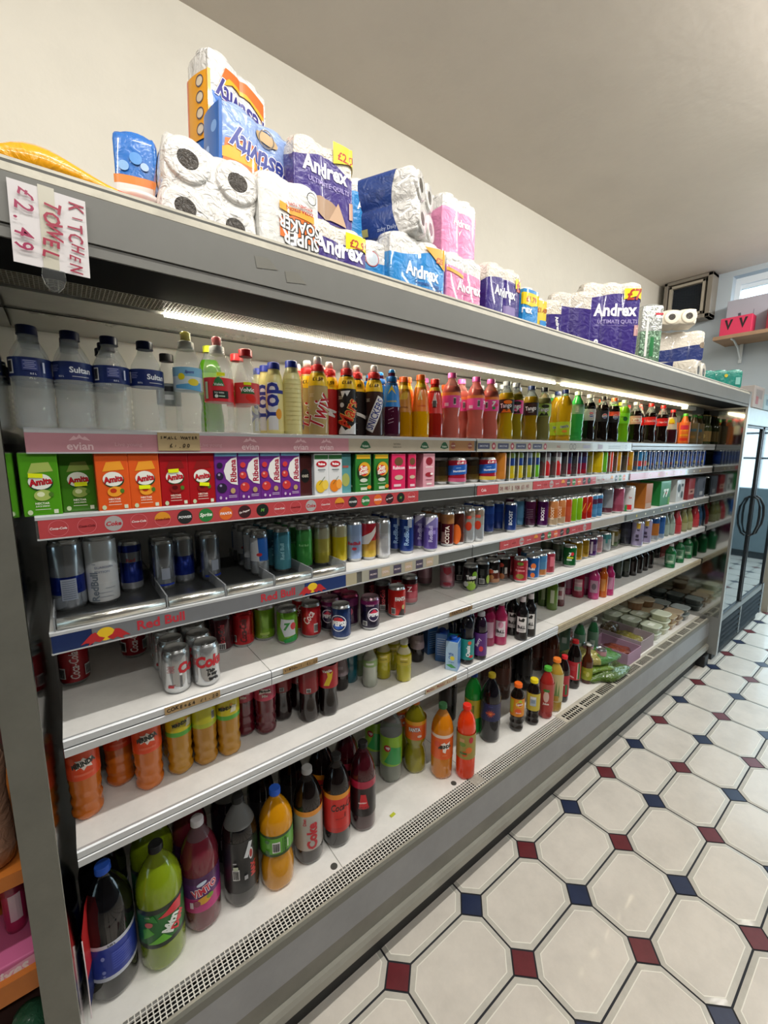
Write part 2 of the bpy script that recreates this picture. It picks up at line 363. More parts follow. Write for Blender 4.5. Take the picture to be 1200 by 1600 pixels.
# shelves: front edges at y = 1.055
YF = 1.055
SHW = M('#eceae6', .4, dirt=.10, dscale=12, coat=.15); EDGE = M('#d2d5d8', .35, metal=.3, dirt=.06); YEL = M('#b0a488', .5, dirt=.2, dscale=20)
ZS = {1: .035, 2: -.136, 3: -.378, 4: -.622, 5: -.897}
def shelf(n, x0, x1, style='thin', sg=(), strip=None, stickers=(), edge=None):
    z = ZS[n]; mb = MB(); th = .006
    mb.box(x0, x1, YF+.004, YB, Z(z-.012), Z(z), SHW)
    mb.box(x0, x0+.0015, YF+.004, YB, Z(z-.028), Z(z-.0115), EDGE); mb.box(x1-.0015, x1, YF+.004, YB, Z(z-.028), Z(z-.0115), EDGE)
    if style == 'thin':
        e = edge or EDGE
        mb.prism([(YF+.004, Z(z+.001)), (YF, Z(z-.002)), (YF, Z(z-.017)), (YF+.004, Z(z-.019)), (YF+.008, Z(z-.019)), (YF+.012, Z(z))], x0, x1, e)
        mb.prism([(YF+.002, Z(z-.021)), (YF, Z(z-.023)), (YF+.002, Z(z-.041)), (YF+.01, Z(z-.041)), (YF+.01, Z(z-.021))], x0, x1, e)
        mb.box(x0, x1, YF+.004, YF+.01, Z(z-.022), Z(z-.018), M('#4a4c4e', .5))
    else:
        mb.prism([(YF+.004, Z(z+.0025)), (YF-.001, Z(z-.001)), (YF-.001, Z(z-.007)), (YF+.01, Z(z-.007)), (YF+.012, Z(z))], x0, x1, EDGE)
        mb.box(x0, x1, YF+.0015, YF+.006, Z(z-.045), Z(z-.005), STEEL); mb.box(x0, x1, YF-.001, YF+.004, Z(z-.0475), Z(z-.0445), EDGE)
    s = part(mb, 'shelf'); s['_o'] = 1
    if strip:
        for a, b, c in strip:
            q = MB(); q.box(a, b, YF-.0005, YF+.0015, Z(z-.0445), Z(z-.007), M(c, .25, coat=.5, dirt=.06, dscale=30))
            gg = [g for g in sg if a <= g[0] < b]
            for xx, gl_ in gg: flat(q, gl_, (xx, YF-.0005, Z(z-.0257)), (1, 0, 0), (0, 0, 1), .0004)
            part(q, 'price_strip', s)
    for xx, wd, ht, zz, gl_, c, ang in stickers:
        q = MB(); q.box(-wd/2, wd/2, -.0006, 0, -ht/2, ht/2, M(c, .6)); flat(q, gl_, (0, -.0006, 0), (1, 0, 0), (0, 0, 1), .0003)
        o = q.build('handwritten_price_sticker', s); o.location = (xx-CO.x, YF-.0022-CO.y, Z(zz)); o.rotation_euler = (0, math.radians(ang), 0)
    return s
P1, K1, K2 = '#c08a94', '#b4aa98', '#a67a54'
ev = lambda: [('p', [(-.018, .002), (-.009, .012), (-.005, .008), (0, .015), (.005, .008), (.009, .011), (.018, .002), (.006, .004), (0, .007), (-.006, .004)], '#d8b0b8', 0, .002), T('evian', .044, '#dcbcc2', 0, -.007, 0, .02)]
lyg = lambda: [T('Live young', .05, '#cba0a8', 0, -.004, 0, .0)]
vol = lambda: [('p', [(-.02, -.008), (-.012, .006), (-.004, .012), (.006, .012), (.014, .004), (.02, -.008), (0, -.012)], '#2a5a3c', 0, 0), T('Volvic', .024, '#d8e0d0', 0, -.003)]
nat = lambda: [T('NATURAL', .03, '#5a564c', 0, .004), T('MINERAL WATER', .034, '#5a564c', 0, -.006)]
sg1 = []
for i, x in enumerate((.03, .205, .38, .52, .60)): sg1.append((x, ev()))
for x in (.115, .285): sg1.append((x, lyg()))
for i, x in enumerate((.735, .86, .98, 1.075)): sg1.append((x, vol() if i % 2 == 0 or i == 3 else nat()))
for x in (1.12, 1.21): sg1.append((x, [Dk(.012, .012, '#8a4a3a', 0, 0), T('COFFEE', .02, '#e8d8c0', 0, 0)]))
shelf(1, XL+.02, 1.245, 'strip', sg1, [(XL+.02, .675, P1), (.675, 1.10, K1), (1.10, 1.235, K2)],
      [(.215, .088, .040, .013, hand('SMALL WATER', .08, '#2a2218', 0, .009, 0, 1.0, 5, .03)+hand('£1.00', .045, '#2a2218', 0, -.009, 0, 1.0, 6, .03), '#b09a72', 0)])
sgb = []
for i in range(4): sgb.append((1.29+i*.12, [R(.07, .022, '#4a4c68', 0, 0), T('SMOOTHIE', .05, '#c8c8d4', 0, 0)])); sgb.append((1.35+i*.12, [Dk(.012, .014, '#a84050', 0, 0), Dk(.006, .006, '#e0c0c0', 0, 0)]))
sgb.append((1.82, [T('SALE', .03, '#b06048', 0, 0)])); sgb.append((1.93, [('o', .014, .003, '#5a5a58', 0, 0), ('o', .014, .003, '#5a5a58', .032, 0)]))
sgb.append((2.08, [R(.07, .016, '#a8a4b4', 0, 0)])); sgb.append((2.22, [R(.05, .022, '#a08890', 0, 0)])); sgb.append((2.38, [R(.14, .004, '#7a766c', 0, .004), R(.14, .004, '#7a766c', 0, -.006)])); sgb.append((2.52, [('o', .012, .003, '#5a5a58', 0, 0)]))
shelf(1, 1.25, 2.595, 'strip', sgb, [(1.252, 2.59, '#b8b4a4')]); shelf(1, 2.60, 4.10, 'thin')
DOTS = [('#c8303c', 'Coca-Cola', '#f0e0e0', 1), ('#b82c38', 'Coca-Cola', '#6a1a20', 1), ('#a8a4a4', 'Coke', '#b82434', 0), ('#b02838', 'Coca-Cola', '#f0e0e0', 1), ('#d8902c', 'Coca-Cola', '#8a2a1c', 1), ('#2a2c2c', 'POWER', '#e0e4e4', 0), ('#2f7a40', 'Sprite', '#e8f0e4', 0), ('#d86a2c', 'FANTA', '#f0f0f8', 0), ('#3a2226', 'Dr Pepper', '#e8dcdc', 0), ('#1c2420', 'M', '#6aa84a', 0)]
def dots(x0, n, step, rr=.0165, s0=0):
    out = []
    for i in range(n):
        c, t, tc, ring = DOTS[(i+s0) % 10]; g = [Dk(rr, rr, c if not ring else '#c83844', 0, 0)]
        if ring: g = [('o', rr, .0007, '#d87880', 0, 0)]+([('p', [(rr*math.cos(a), rr*math.sin(a)) for a in [PI*k/10 for k in range(11)]], '#d8902c', 0, 0)] if c == '#d8902c' else [])
        g.append(T(t, rr*(.6 if t == 'M' else 1.7), tc, 0, 0, 0 if t != 'Dr Pepper' else 14, .03, .2)); out.append((x0+i*step, g))
    return out
RED = '#b9484c'
shelf(2, XL+.02, 1.245, 'strip', dots(-.02, 21, .0472), [(XL+.024, .955, RED)])
dn = hand('DRINKS 2 FOR £2.40', .2, '#7a3038', 0, 0, 0, 1.5, 12, .02)
shelf(2, 1.25, 2.595, 'strip', [(1.50, dn), (1.30, [T('Cola', .03, '#f0d8d8', 0, 0)])]+dots(1.68, 18, .05), [(1.262, 1.39, RED), (1.395, 1.63, '#b8b0a4'), (1.635, 2.2, RED), (2.2, 2.58, '#a8a098')])
shelf(2, 2.60, 4.10, 'strip', [(2.9+i*.13, [Dk(.007, .007, '#d8c84a' if i % 3 else '#e8e4d0', 0, 0)]) for i in range(8)], [(2.61, 3.5, '#b05058'), (3.5, 4.09, '#8a8680')])
bulls = lambda: [Dk(.017, .015, '#e8c02c', 0, 0), ('p', [(-.002, -.008), (-.012, -.003), (-.018, .008), (-.026, .006), (-.034, -.002), (-.046, -.014), (-.036, -.012), (-.03, -.014), (-.034, -.02), (-.02, -.012), (-.012, -.016), (-.006, -.012)], '#b82c30', 0, 0), ('p', [(.002, -.008), (.012, -.003), (.018, .008), (.026, .006), (.034, -.002), (.046, -.014), (.036, -.012), (.03, -.014), (.034, -.02), (.02, -.012), (.012, -.016), (.006, -.012)], '#b82c30', 0, 0)]
rb = lambda: [T('Red Bull', .1, '#b83440', 0, .002, 0, .03)]
lab3 = lambda c, t: [R(.034, .03, c, 0, 0), T(t, .026, '#d8c8c8', 0, 0, 0, .03)]
shelf(3, XL+.02, 1.245, 'strip', [(.04, bulls()), (.15, rb()), (.44, rb()), (.545, bulls())]+[(.765+i*.05, lab3(['#4a4458', '#b8a48a'][i % 2], ['PROMO', 'DEAL'][i % 2])) for i in range(6)],
      [(XL+.022, .015, '#1f2f5c'), (.016, .52, '#74767a'), (.521, .66, '#24386c'), (.66, .70, '#b0a88e'), (.72, 1.06, '#a8a698')])
shelf(3, 1.25, 2.595, 'strip', dots(1.46, 13, .055), [(1.42, 2.19, RED), (2.19, 2.58, '#a49c90')])
shelf(3, 2.60, 4.10, 'strip', [(2.75+i*.13, [Dk(.007, .007, '#d8c84a' if i % 3 == 0 else '#e8e4d0', 0, 0)]) for i in range(9)], [(2.61, 4.09, '#7c7f7a')])
for a, b in ((XL+.02, .41), (.412, 1.25), (1.253, 2.60), (2.603, 4.10)):
    st = {0: [(.205, .13, .019, -.6315, hand('COKE+64 £1.20', .122, '#2a1c10', 0, 0, 0, 1.1, 8, .035), '#a88c62', 0)], 1: [(.50, .11, .018, -.6315, hand('VIMTO+ISI £1.20', .104, '#3a1c10', 0, 0, 0, 1.2, 9, .035), '#9c8056', 0), (1.19, .13, .016, -.6315, [T('FANTA £1.20', .11, '#3a2010', 0, 0, 0, .02)], '#8c7048', 0)]}.get(0 if a < 0 else 1 if a < .5 else 9, [])
    shelf(4, a, b, 'thin', stickers=st)
shelf(5, XL+.02, 1.243, 'thin', stickers=[(1.09, .17, .02, -.908, hand('MOGU MOGU £1.50', .16, '#8a2a24', 0, 0, 0, 1.0, 10, .03), '#b8a88c', 0)]); shelf(5, 1.247, 1.93, 'thin'); shelf(5, 1.933, 4.10, 'thin', edge=YEL)
for o in list(case.children):
    if '_o' in o: del o['_o']
# gravity-feed tray for the energy cans, chrome rollers in front
tray = empty('can_tray', (.3, YF, Z(-.378))); tag(tray, 'clear gravity feed tray with chrome front rollers holding tall energy cans', 'tray')
TO = Vector((.3, YF, Z(-.378)))
def tp_(mb, name, **kw): mb.v = [(a-TO.x, b-TO.y, c-TO.z) for a, b, c in mb.v]; return tag(mb.build(name, tray), **kw)
mb = MB(); mb.box(XL+.03, .66, YF+.02, 1.45, Z(-.3775), Z(-.3755), M('#3c3e3e', .35)); tp_(mb, 'tray_base')
xs = [XL+.03, .165, .30, .43, .545, .66]
for a, b in zip(xs, xs[1:]):
    mb = MB(); mb.prism([(YF+.010+.012*math.cos(t), Z(-.3655)+.0125*math.sin(t)) for t in [2*PI*k/14 for k in range(14)]], a+.004, b-.004, M('#e4e2da', .22, metal=.85, bump=.03, bscale=9), True); tp_(mb, 'roller')
for a in xs:
    mb = MB(); mb.box(a-.0015, a+.0015, YF+.0, 1.44, Z(-.3755), Z(-.345), M('#c8ccd0', .1, trans=.6, ior=1.3)); tp_(mb, 'divider')
# clear dividers between the tall cans on shelf 2
# ------------------------------------------------------------------ hand-written sign on the canopy
sg = MB(); sg.box(-.0475, .0475, -.001, 0, -.058, .058, M('#d9d5d6', .6)); sg.box(-.012, .008, -.0016, -.001, -.058, .062, M('#c4c0b0', .3, coat=.5))
flat(sg, hand('KITCHEN', .108, '#9c2342', .033, -.003, -94, 1.3, 3, .012)+hand('TOWEL', .09, '#a02040', .003, -.002, -95, 1.2, 4, .02)+hand('£2.49', .094, '#9c2050', -.029, .004, -96, 1.25, 7, .012), (0, -.0016, 0), (1, 0, 0), (0, 0, 1), .0003)
so = sg.build('price_sign'); so.location = (.0165, .882, Z(.335)); so.rotation_euler = (0, math.radians(1.5), 0)
tag(so, 'white paper sign with red handwriting taped to the canopy front', 'sign')
mb = MB(); mb.lathe([(.004, -.03), (.010, -.02), (.013, -.008), (.012, .004)], M('#e8ecec', .05, trans=.96, ior=1.1), 14, lobes=lambda z, t: 1 if abs(math.sin(t)) < .9 else .5)
o = mb.build('clear_tape', so); o.location = (.0, -.003, -.062); o.scale = (1.2, .15, 1)

# ------------------------------------------------------------------ products
def prof_bottle(kind, r, H, nk):
    P = {
     'pet':   [(.62, 0), (.9, .008), (1, .04), (1, .16), (.97, .22), (.87, .31), (.86, .36), (.95, .44), (1, .49), (1, .70), (.97, .735), (.86, .79), (.62, .85), (.46, .885)],
     'cola':  [(.62, 0), (.9, .008), (1, .045), (1, .13), (.93, .22), (.84, .31), (.86, .37), (.97, .46), (1, .5), (1, .66), (.93, .72), (.74, .79), (.55, .845), (.45, .885)],
     'straight': [(.62, 0), (.9, .01), (1, .05), (1, .3), (1, .60), (1, .66), (.96, .70), (.86, .76), (.68, .82), (.45, .88), (.32, .91)],
     'waist': [(.62, 0), (.92, .01), (1, .05), (1, .17), (.97, .24), (.82, .33), (.74, .375), (.88, .42), (.99, .47), (1, .5), (1, .68), (.95, .73), (.8, .79), (.55, .86), (.32, .91)],
     'grip':  [(.65, 0), (.9, .01), (1, .05), (.98, .09), (.88, .12), (.97, .17), (.99, .2), (.88, .25), (.95, .29), (.99, .33), (.94, .38), (1, .43), (1, .68), (.96, .73), (.84, .79), (.6, .85), (.45, .89)],
     'water': [(.8, 0), (.97, .02), (1, .06), (.95, .09), (1, .12), (.95, .15), (1, .18), (.95, .21), (1, .24), (.95, .27), (1, .3), (.95, .33), (1, .36), (1, .6), (.97, .66), (.86, .74), (.66, .81), (.5, .86), (.47, .88)],
     'shake': [(.85, 0), (1, .02), (1, .3), (.97, .38), (1, .46), (1, .6), (.97, .68), (.85, .76), (.68, .81), (.6, .83)],
     'yop':   [(.85, 0), (1, .02), (.98, .2), (1, .4), (.98, .6), (.97, .74), (.86, .82), (.7, .87), (.66, .89)],
     'taper': [(.8, 0), (.97, .02), (1, .06), (1, .36), (.95, .42), (.88, .5), (.82, .6), (.78, .7), (.68, .78), (.5, .85), (.46, .89)],
     'tall':  [(.7, 0), (.95, .012), (1, .04), (.97, .08), (1, .12), (1, .45), (.9, .5), (.88, .58), (.94, .64), (.94, .72), (.84, .8), (.6, .87), (.36, .91)],
     'glass': [(.9, 0), (1, .015), (1, .05), (1, .55), (.96, .6), (.72, .66), (.5, .71), (.42, .78), (.38, .86), (.38, .93)],
     'small': [(.85, 0), (1, .02), (1, .3), (.96, .34), (1, .38), (1, .56), (.97, .62), (.85, .7), (.6, .78), (.5, .82)],
     'squat': [(.85, 0), (1, .02), (1, .45), (.95, .55), (.8, .68), (.6, .8), (.45, .88)],
    }[kind]
    out = [(max(a*r, 0.002), b*H) for a, b in P]
    if kind == 'glass': out[-3:] = [(nk*1.05, .78*H), (nk, .86*H), (nk, .95*H)]
    else: out[-1] = (min(out[-1][0], nk*1.25), out[-1][1]); out.append((nk, out[-1][1]+.012)); out.append((nk, H-.008))
    return out
def r_at(prof, z):
    for (a, za), (b, zb) in zip(prof, prof[1:]):
        if za <= z <= zb: return a+(b-a)*(z-za)/max(zb-za, 1e-6)
    return prof[-1][0]
AIR = dict(clear=M('#c9d0cf', .04, trans=.9, ior=1.18), dark=M('#6b6a66', .08, trans=.55, ior=1.2))
def liquid(c, clear=False):
    if clear: 
        mt = M(c, .021, coat=1, bump=.35, bscale=55, name='clear_water'); mt.node_tree.nodes['Principled BSDF'].inputs['Alpha'].default_value = .26; return mt
    mt = M(c, .06, coat=.6, spec=.4); return mt
class Proto: pass
TYPES = {}
def finish(root, parts, desc, cat, gname):
    p = Proto(); p.root = root; p.desc = desc; p.cat = cat; p.g = gname; return p
def bottle(key, desc, prof='pet', r=.0325, H=.238, liq='#a0522d', fill=.86, cap='#ffffff', capk='std', lab=None, gs=(), opaque=None, neck=.0125, air=None, obj='soda_bottle', band=None, clear=False, lobes=True, cat='bottle', slant=None):
    P = prof_bottle(prof, r, H, neck)
    root = empty(obj, do_link=False)
    if capk == 'sport': P[-1] = (neck, H-.026); P[-2] = (P[-2][0], min(P[-2][1], H-.03)); P = [q for q in P if q[1] <= H-.026]
    mb = MB(); zf = fill*H
    if opaque: mf = M(opaque, .3, coat=.3)
    else:
        lm = liquid(liq, clear); am = air or (M('#b9bfbf', .06, trans=.75, ior=1.15) if not clear else lm)
        mf = lambda z: lm if z < zf else am
        if not any(abs(z-zf) < 1e-4 for _, z in P): P = sorted(P+[(r_at(P, zf), zf)], key=lambda q: q[1])
    lob = (lambda z, t: 1-.07*max(0, 1-z/(.07*H))*(math.cos(5*t) > 0)*abs(math.cos(5*t))) if (lobes and prof in ('pet', 'cola', 'straight', 'waist', 'grip')) else None
    mb.lathe(P, mf, seg=30, lobes=lob, sq=.8 if prof == 'water' and 'square' in desc else 1, top=False)
    if not opaque and not clear and fill < .95: mb.lathe([(r_at(P, zf)*.97, zf)], liquid(liq), seg=30, bottom=False)
    mb.build('bottle_body', root, False)
    cb = MB(); cm = M(cap.split(',')[0], .4, coat=.2)
    if capk == 'std':
        ch = .016; cb.lathe([(neck+.0035, H-ch-.002), (neck+.0035, H-ch), (neck+.0030, H-ch+.001), (neck+.0030, H-.002), (neck+.0015, H)], cm, seg=30, lobes=lambda z, t: 1+.02*math.cos(15*t), bottom=False)
        cb.build('bottle_cap', root, False)
    elif capk == 'sport':     # collar and drinking nozzle
        c1, c2 = cap.split(',')
        cb.lathe([(neck+.005, H-.042), (neck+.0055, H-.04), (neck+.005, H-.024), (neck-.001, H-.021)], M(c1, .4), seg=24)
        o = cb.build('bottle_cap', root, False)
        n = MB(); n.lathe([(neck-.0015, H-.022), (neck-.002, H-.003), (neck-.004, H)], M(c2, .35, coat=.4), seg=20); n.build('drinking_spout', o, False)
    elif capk == 'crown':
        cb.lathe([(neck+.002, H-.008), (neck+.0015, H-.002), (neck-.002, H)], cm, seg=21, lobes=lambda z, t: 1+.04*math.cos(21*t) if z < H-.003 else 1)
        cb.build('bottle_cap', root, False)
    if lab:
        z0, z1, c = lab; z0 *= H; z1 *= H; lb = MB()
        N = max(5, len(c.split(','))); zs = [z0+(z1-z0)*i/N for i in range(N+1)]
        cols = c.split(',') if ',' in c else [c]
        rr = max(r_at(P, z) for z in zs); follow = prof in ('shake', 'yop', 'taper')
        pr = [((r_at(P, z) if follow else rr)+.0005, z) for z in zs]
        lb.lathe(pr, (lambda z: INK(cols[min(len(cols)-1, int((z-z0)/(z1-z0)*len(cols)))])), seg=36, bottom=False, top=False)
        if gs:
            if follow:
                for gi, g in enumerate(gs):
                    gg = list(g); vi = {'t': 5, 'r': 5, 'd': 5, 'o': 5, 'p': 4}[g[0]]; zc = (z0+z1)/2+g[vi]
                    ext = g[2]*.5 if g[0] in 'tr' else .02
                    rad = max(r_at(P, max(z0, min(z1, zc+k))) for k in ((-ext, 0, ext) if g[0] == 't' and len(g) > 6 and g[6] else (0,)))
                    wrap(lb, circle_outline(rad+.0005), [g], z0=(z0+z1)/2, off=.0005+.0003*gi)
            else: wrap(lb, circle_outline(rr+.0005), gs, z0=(z0+z1)/2)
        lb.build('label', root, False)
    if band:                                      # neck band
        z0, z1, c, t = band; z0 *= H; z1 *= H; lb = MB()
        pr = [(r_at(P, z0+(z1-z0)*i/4)+.0006, z0+(z1-z0)*i/4) for i in range(5)]
        lb.lathe(pr, INK(c), seg=30, bottom=False, top=False)
        if t: wrap(lb, circle_outline(max(r_at(P, z0), r_at(P, z1))+.0012), [t], z0=(z0+z1)/2)
        lb.build('neck_label', root, False)
    TYPES[key] = finish(root, None, desc, cat, desc); TYPES[key].H = H; TYPES[key].r = r
def can(key, desc, r=.0333, H=.115, cols='#c01020', gs=(), metal=.35, obj='drink_can', cat='can', lidc='#c8cbcd', bottom='#b9bcbe'):
    root = empty(obj, do_link=False); mb = MB(); cl = cols.split(',')
    body = lambda c: M(c, .16 if metal > .6 else .24, metal=metal, coat=.4)
    pr = [(r*.78, 0), (r*.82, .002), (r*.9, .005), (r*.985, .011), (r, .016), (r, H*.3), (r, H*.5), (r, H*.7), (r, H-.015), (r*.96, H-.009), (r*.86, H-.003)]
    def mf(z):
        if z < .012: return M(bottom, .25, metal=.9)
        if z > H-.008: return M(lidc, .25, metal=.9)
        return body(cl[min(len(cl)-1, int((1-z/H)*len(cl)))])
    # split bands exactly
    n = len(cl)
    for i in range(1, n): pr.append((r, H*i/n))
    pr = sorted(set(pr), key=lambda q: q[1])
    mb.lathe(pr, mf, seg=28, top=False)
    wrap(mb, circle_outline(r+.0003), gs, z0=H/2)
    mb.build('can_body', root, False)
    lid = MB(); lm = M(lidc, .22, metal=.95)
    lid.lathe([(r*.86, H-.004), (r*.87, H), (r*.83, H), (r*.80, H-.004), (r*.3, H-.0042)], lm, seg=28, bottom=False)
    lo = lid.build('lid', root, False)
    t = MB(); t.lathe([(r*.3, H-.0035), (r*.3, H-.0022)], lm, seg=12, cy=-r*.18, lobes=lambda z, a: 1.35 if abs(math.sin(a)) > .6 else .8); t.build('pull_tab', lo, False)
    TYPES[key] = finish(root, None, desc, cat, desc); TYPES[key].H = H; TYPES[key].r = r
def carton(key, desc, W=.06, D=.045, H=.125, col='#4a8a1e', gs=(), side=None, sidegs=(), topc=None, rough=.4, obj='juice_carton', cat='carton', straw=False, cap=None, gable=False, bev=.002):
    mb = MB(); mb.bbox(-W/2, W/2, -D/2, D/2, 0, H, INK(col), bev)
    if side:
        flat(mb, [('r', D-.004, H-.004, side, 0, 0)]+list(sidegs), (-W/2, 0, H/2), (0, -1, 0), (0, 0, 1))
        flat(mb, [('r', D-.004, H-.004, side, 0, 0)]+list(sidegs), (W/2, 0, H/2), (0, 1, 0), (0, 0, 1))
    flat(mb, gs, (0, -D/2, H/2), (1, 0, 0), (0, 0, 1))
    if gable:
        mb.prism([(-D/2+.002, H-.001), (D/2-.002, H-.001), (.002, H+.018), (.002, H+.026), (-.002, H+.026), (-.002, H+.018)], -W/2+.002, W/2-.002, INK(topc or col))
    elif topc: mb.bbox(-W/2+.001, W/2-.001, -D/2+.001, D/2-.001, H-.008, H+.001, INK(topc), .001)
    if cap:
        root = empty(obj, do_link=False); mb.build('carton_body', root, False)
        c = MB(); c.lathe([(.014, H-.001), (.014, H+.012), (.012, H+.014)], M(cap, .4), seg=20); c.build('screw_cap', root, False)
    else: root = mb.build(obj, None, False)
    TYPES[key] = finish(root, None, desc, cat, desc); TYPES[key].H = H; TYPES[key].r = D/2

def place(key, x, y, z, rz, label, group=None):
    p = TYPES[key]
    def cp(o, par):
        c = o.copy(); c.parent = par; link(c)
        for ch in o.children: cp(ch, c)
        return c
    c = cp(p.root, None); c.location = (x, y, z+.0005); c.rotation_euler = (0, 0, rz)
    tag(c, label, p.cat, group); return c

# --- top shelf
bottle('sultan', 'clear ribbed water bottle with navy label and navy cap', 'water', .034, .2, '#eef4f4', 1, '#10193f', lab=(.5, .68, '#182a66'), clear=True, neck=.0135, obj='water_bottle',
       gs=[T('Sultan', .038, '#e8ecf4', .012, .002, 0, .03)]+small(.012, -.011, .03, 1)+barcode(-.05, 0, .014, .024)+small(-.032, .009, .016, 4, '#8b93c4')+[T('0.5 L', .009, '#e8ecf4', -.02, -.012)])
bottle('sultan2', 'clear ribbed water bottle showing its navy back label', 'water', .034, .2, '#eef4f4', 1, '#10193f', lab=(.5, .68, '#182a66'), clear=True, neck=.0135, obj='water_bottle',
       gs=barcode(-.034, 0, .012, .026)+[R(.022, .02, '#3a4788', .0, .003)]+small(0, .011, .018, 5, '#a9afd6')+[T('0.5 L', .009, '#e8ecf4', .004, -.013), R(.003, .02, '#c9cde4', .02, .0)])
bottle('waterblk', 'narrow clear water bottle with black cap', 'water', .027, .19, '#e6ebe8', 1, '#15161a', lab=(.36, .62, '#8f9694'), clear=True, obj='water_bottle', gs=[R(.02, .012, '#303438', 0, .012), R(.02, .012, '#e2e6e6', 0, -.008)])
bottle('sportyel', 'clear water bottle with yellow sports cap and lemon label', 'water', .032, .235, '#eef4f2', 1, '#e4e4d8,#e6d84a', 'sport', lab=(.42, .64, '#cfe0ea,#cfe0ea,#7fb9dc'), clear=True, obj='water_bottle',
       gs=[('p', [(-.03, -.022), (.03, -.028), (.03, -.008), (-.03, -.015)], '#5aa5d6', 0, 0), Dk(.012, .008, '#e6d23a', .012, -.008), Dk(.0075, .0075, '#e8d81c', -.014, .004), T('Sport', .02, '#3b3f97', .004, .014, 0, .03, .3)])
bottle('volvicw', 'clear water bottle with red fruit label and white sports cap', 'water', .035, .235, '#eef4f2', 1, '#f0f0ee,#e0283a', 'sport', lab=(.33, .57, '#e0303c'), clear=True, obj='water_bottle',
       gs=[('p', [(-.014, 0), (-.008, .016), (0, .022), (.008, .016), (.014, 0)], '#2f7f45', 0, .008), T('Volvic', .022, '#ffffff', 0, .012), R(.036, .018, '#1e2b26', .004, -.012), T('TO WIN', .022, '#e8f0ea', .0, -.008), Dk(.004, .004, '#e8f0ea', -.006, -.016), R(.014, .003, '#b8d8c0', .006, -.016), R(.008, .04, '#b8cfa8', -.03, -.002), R(.018, .008, '#f2f21a', .006, .036)])
bottle('volvicr', 'clear water bottle with strawberry label and red cap', 'water', .031, .214, '#eef4f2', 1, '#e23038', lab=(.36, .60, '#dd4a48'), clear=True, obj='water_bottle', neck=.0135,
       gs=[('p', [(-.016, -.004), (-.006, .014), (.01, .014), (.02, -.004)], '#2f6f3f', 0, .002), T('Volvic', .036, '#ffffff', 0, .008, 0, .03), Dk(.014, .009, '#e2281e', .01, -.013, -20), R(.018, .007, '#f2f21a', .002, .023)])
YG = [('r', .028, .125, '#eef0f4', .0, -.01), T('Yop', .105, '#2c3a9a', 0, 0, 90, .03, 0, 1.1), Dk(.008, .014, '#f0a63a', .016, -.03)]
bottle('yop', 'cream yellow drinking yogurt bottle with blue cap', 'yop', .0235, .192, opaque='#efe79a', cap='#2b3fae', neck=.013, lab=(.05, .84, '#efe4a0'), gs=YG, obj='yogurt_bottle')
bottle('yopback', 'cream yellow yogurt bottle with ribbed side and blue cap', 'yop', .0255, .2, opaque='#f0e9a4', cap='#2b3fae', neck=.0135, lab=(.05, .84, '#efe6a2'), gs=[R(.05, .0012, '#d8cc84', -.005, -.06+.012*i) for i in range(11)]+[R(.012, .14, '#e8a24a', .036, .01), T('Yop', .07, '#2c3a9a', .038, -.04, 90, .03)], obj='yogurt_bottle')
PR = ('#f4c81c')
def shake(key, desc, col, txt, tc, bg, price, r=.028, rot=70, extra=(), w=.1, tb='#ffffff', ky=1.45):
    bottle(key, desc, 'shake', r, .222, opaque=col, cap='#d92a2c,#f2efee', capk='sport', neck=.0135, lab=(.03, .62, col), obj='milkshake_bottle',
           gs=list(extra)+([('r', w*1.12, .031, bg, .004, -.002, rot)] if bg else [])+[T(txt, w, tb, .004, -.002, rot, .045, 0, ky), T(txt, w*.985, tc, .004, -.002, rot, .012, 0, ky)]+small(-.02, .045, .014, 3, '#e8dcc8'),
           band=(.63, .79, PR, T(price, .03, '#3b1a10', 0, 0, 0, .03)))
shake('twix', 'gold milkshake bottle with large red and white lettering', '#b9a06a', 'Twix', '#b51c28', None, '£1.59', rot=68, w=.105)
shake('mars', 'black milkshake bottle with orange-red script and milk splash', '#221c1c', 'Mars', '#d83a22', None, '£1.69', rot=66, w=.085, tb='#f0c060', extra=[('p', [(-.03, -.056), (-.018, -.04), (-.006, -.055), (.01, -.046), (.03, -.03), (.03, -.066), (-.03, -.066)], '#e8e8e8', 0, 0), ('p', [(-.02, .06), (.01, .062), (.0, .045), (-.006, .056), (-.014, .04)], '#e8e8e8', 0, 0), Dk(.007, .007, '#d8d4d0', -.016, .02)])
shake('snick', 'dark brown milkshake bottle with slanted blue and white lettering', '#38201c', 'SNICKERS', '#23358e', '#f2efee', '£1.69', rot=66, w=.1, tb='#f2efee')
shake('maltred', 'red milkshake bottle with yellow neck band', '#b5201f', 'M', '#f2efee', None, '£1.59', w=.02)
shake('darkshake', 'plain dark brown milkshake bottle with white lines', '#241b1a', 'l', '#e8e0d8', None, '£1.69', w=.01, extra=[R(.01, .0015, '#e0dcd6', -.004, .05-.02*i) for i in range(6)])
bottle('lucblue', 'purple sports drink bottle with blue label and cap', 'taper', .0305, .218, '#4a1530', .95, '#1f6fc0,#2b8fd8', 'sport', lab=(.45, .8, '#1f7fd0'), obj='sports_drink_bottle', gs=[('p', [(-.014, -.01), (0, .02), (.016, -.01), (0, .006)], '#e6c21e', 0, .01), T('Lucozade', .034, '#e6d02a', 0, -.02)]+[R(.018, .0016, '#d8b8cc', -.002, -.045-.011*i, 20) for i in range(5)])
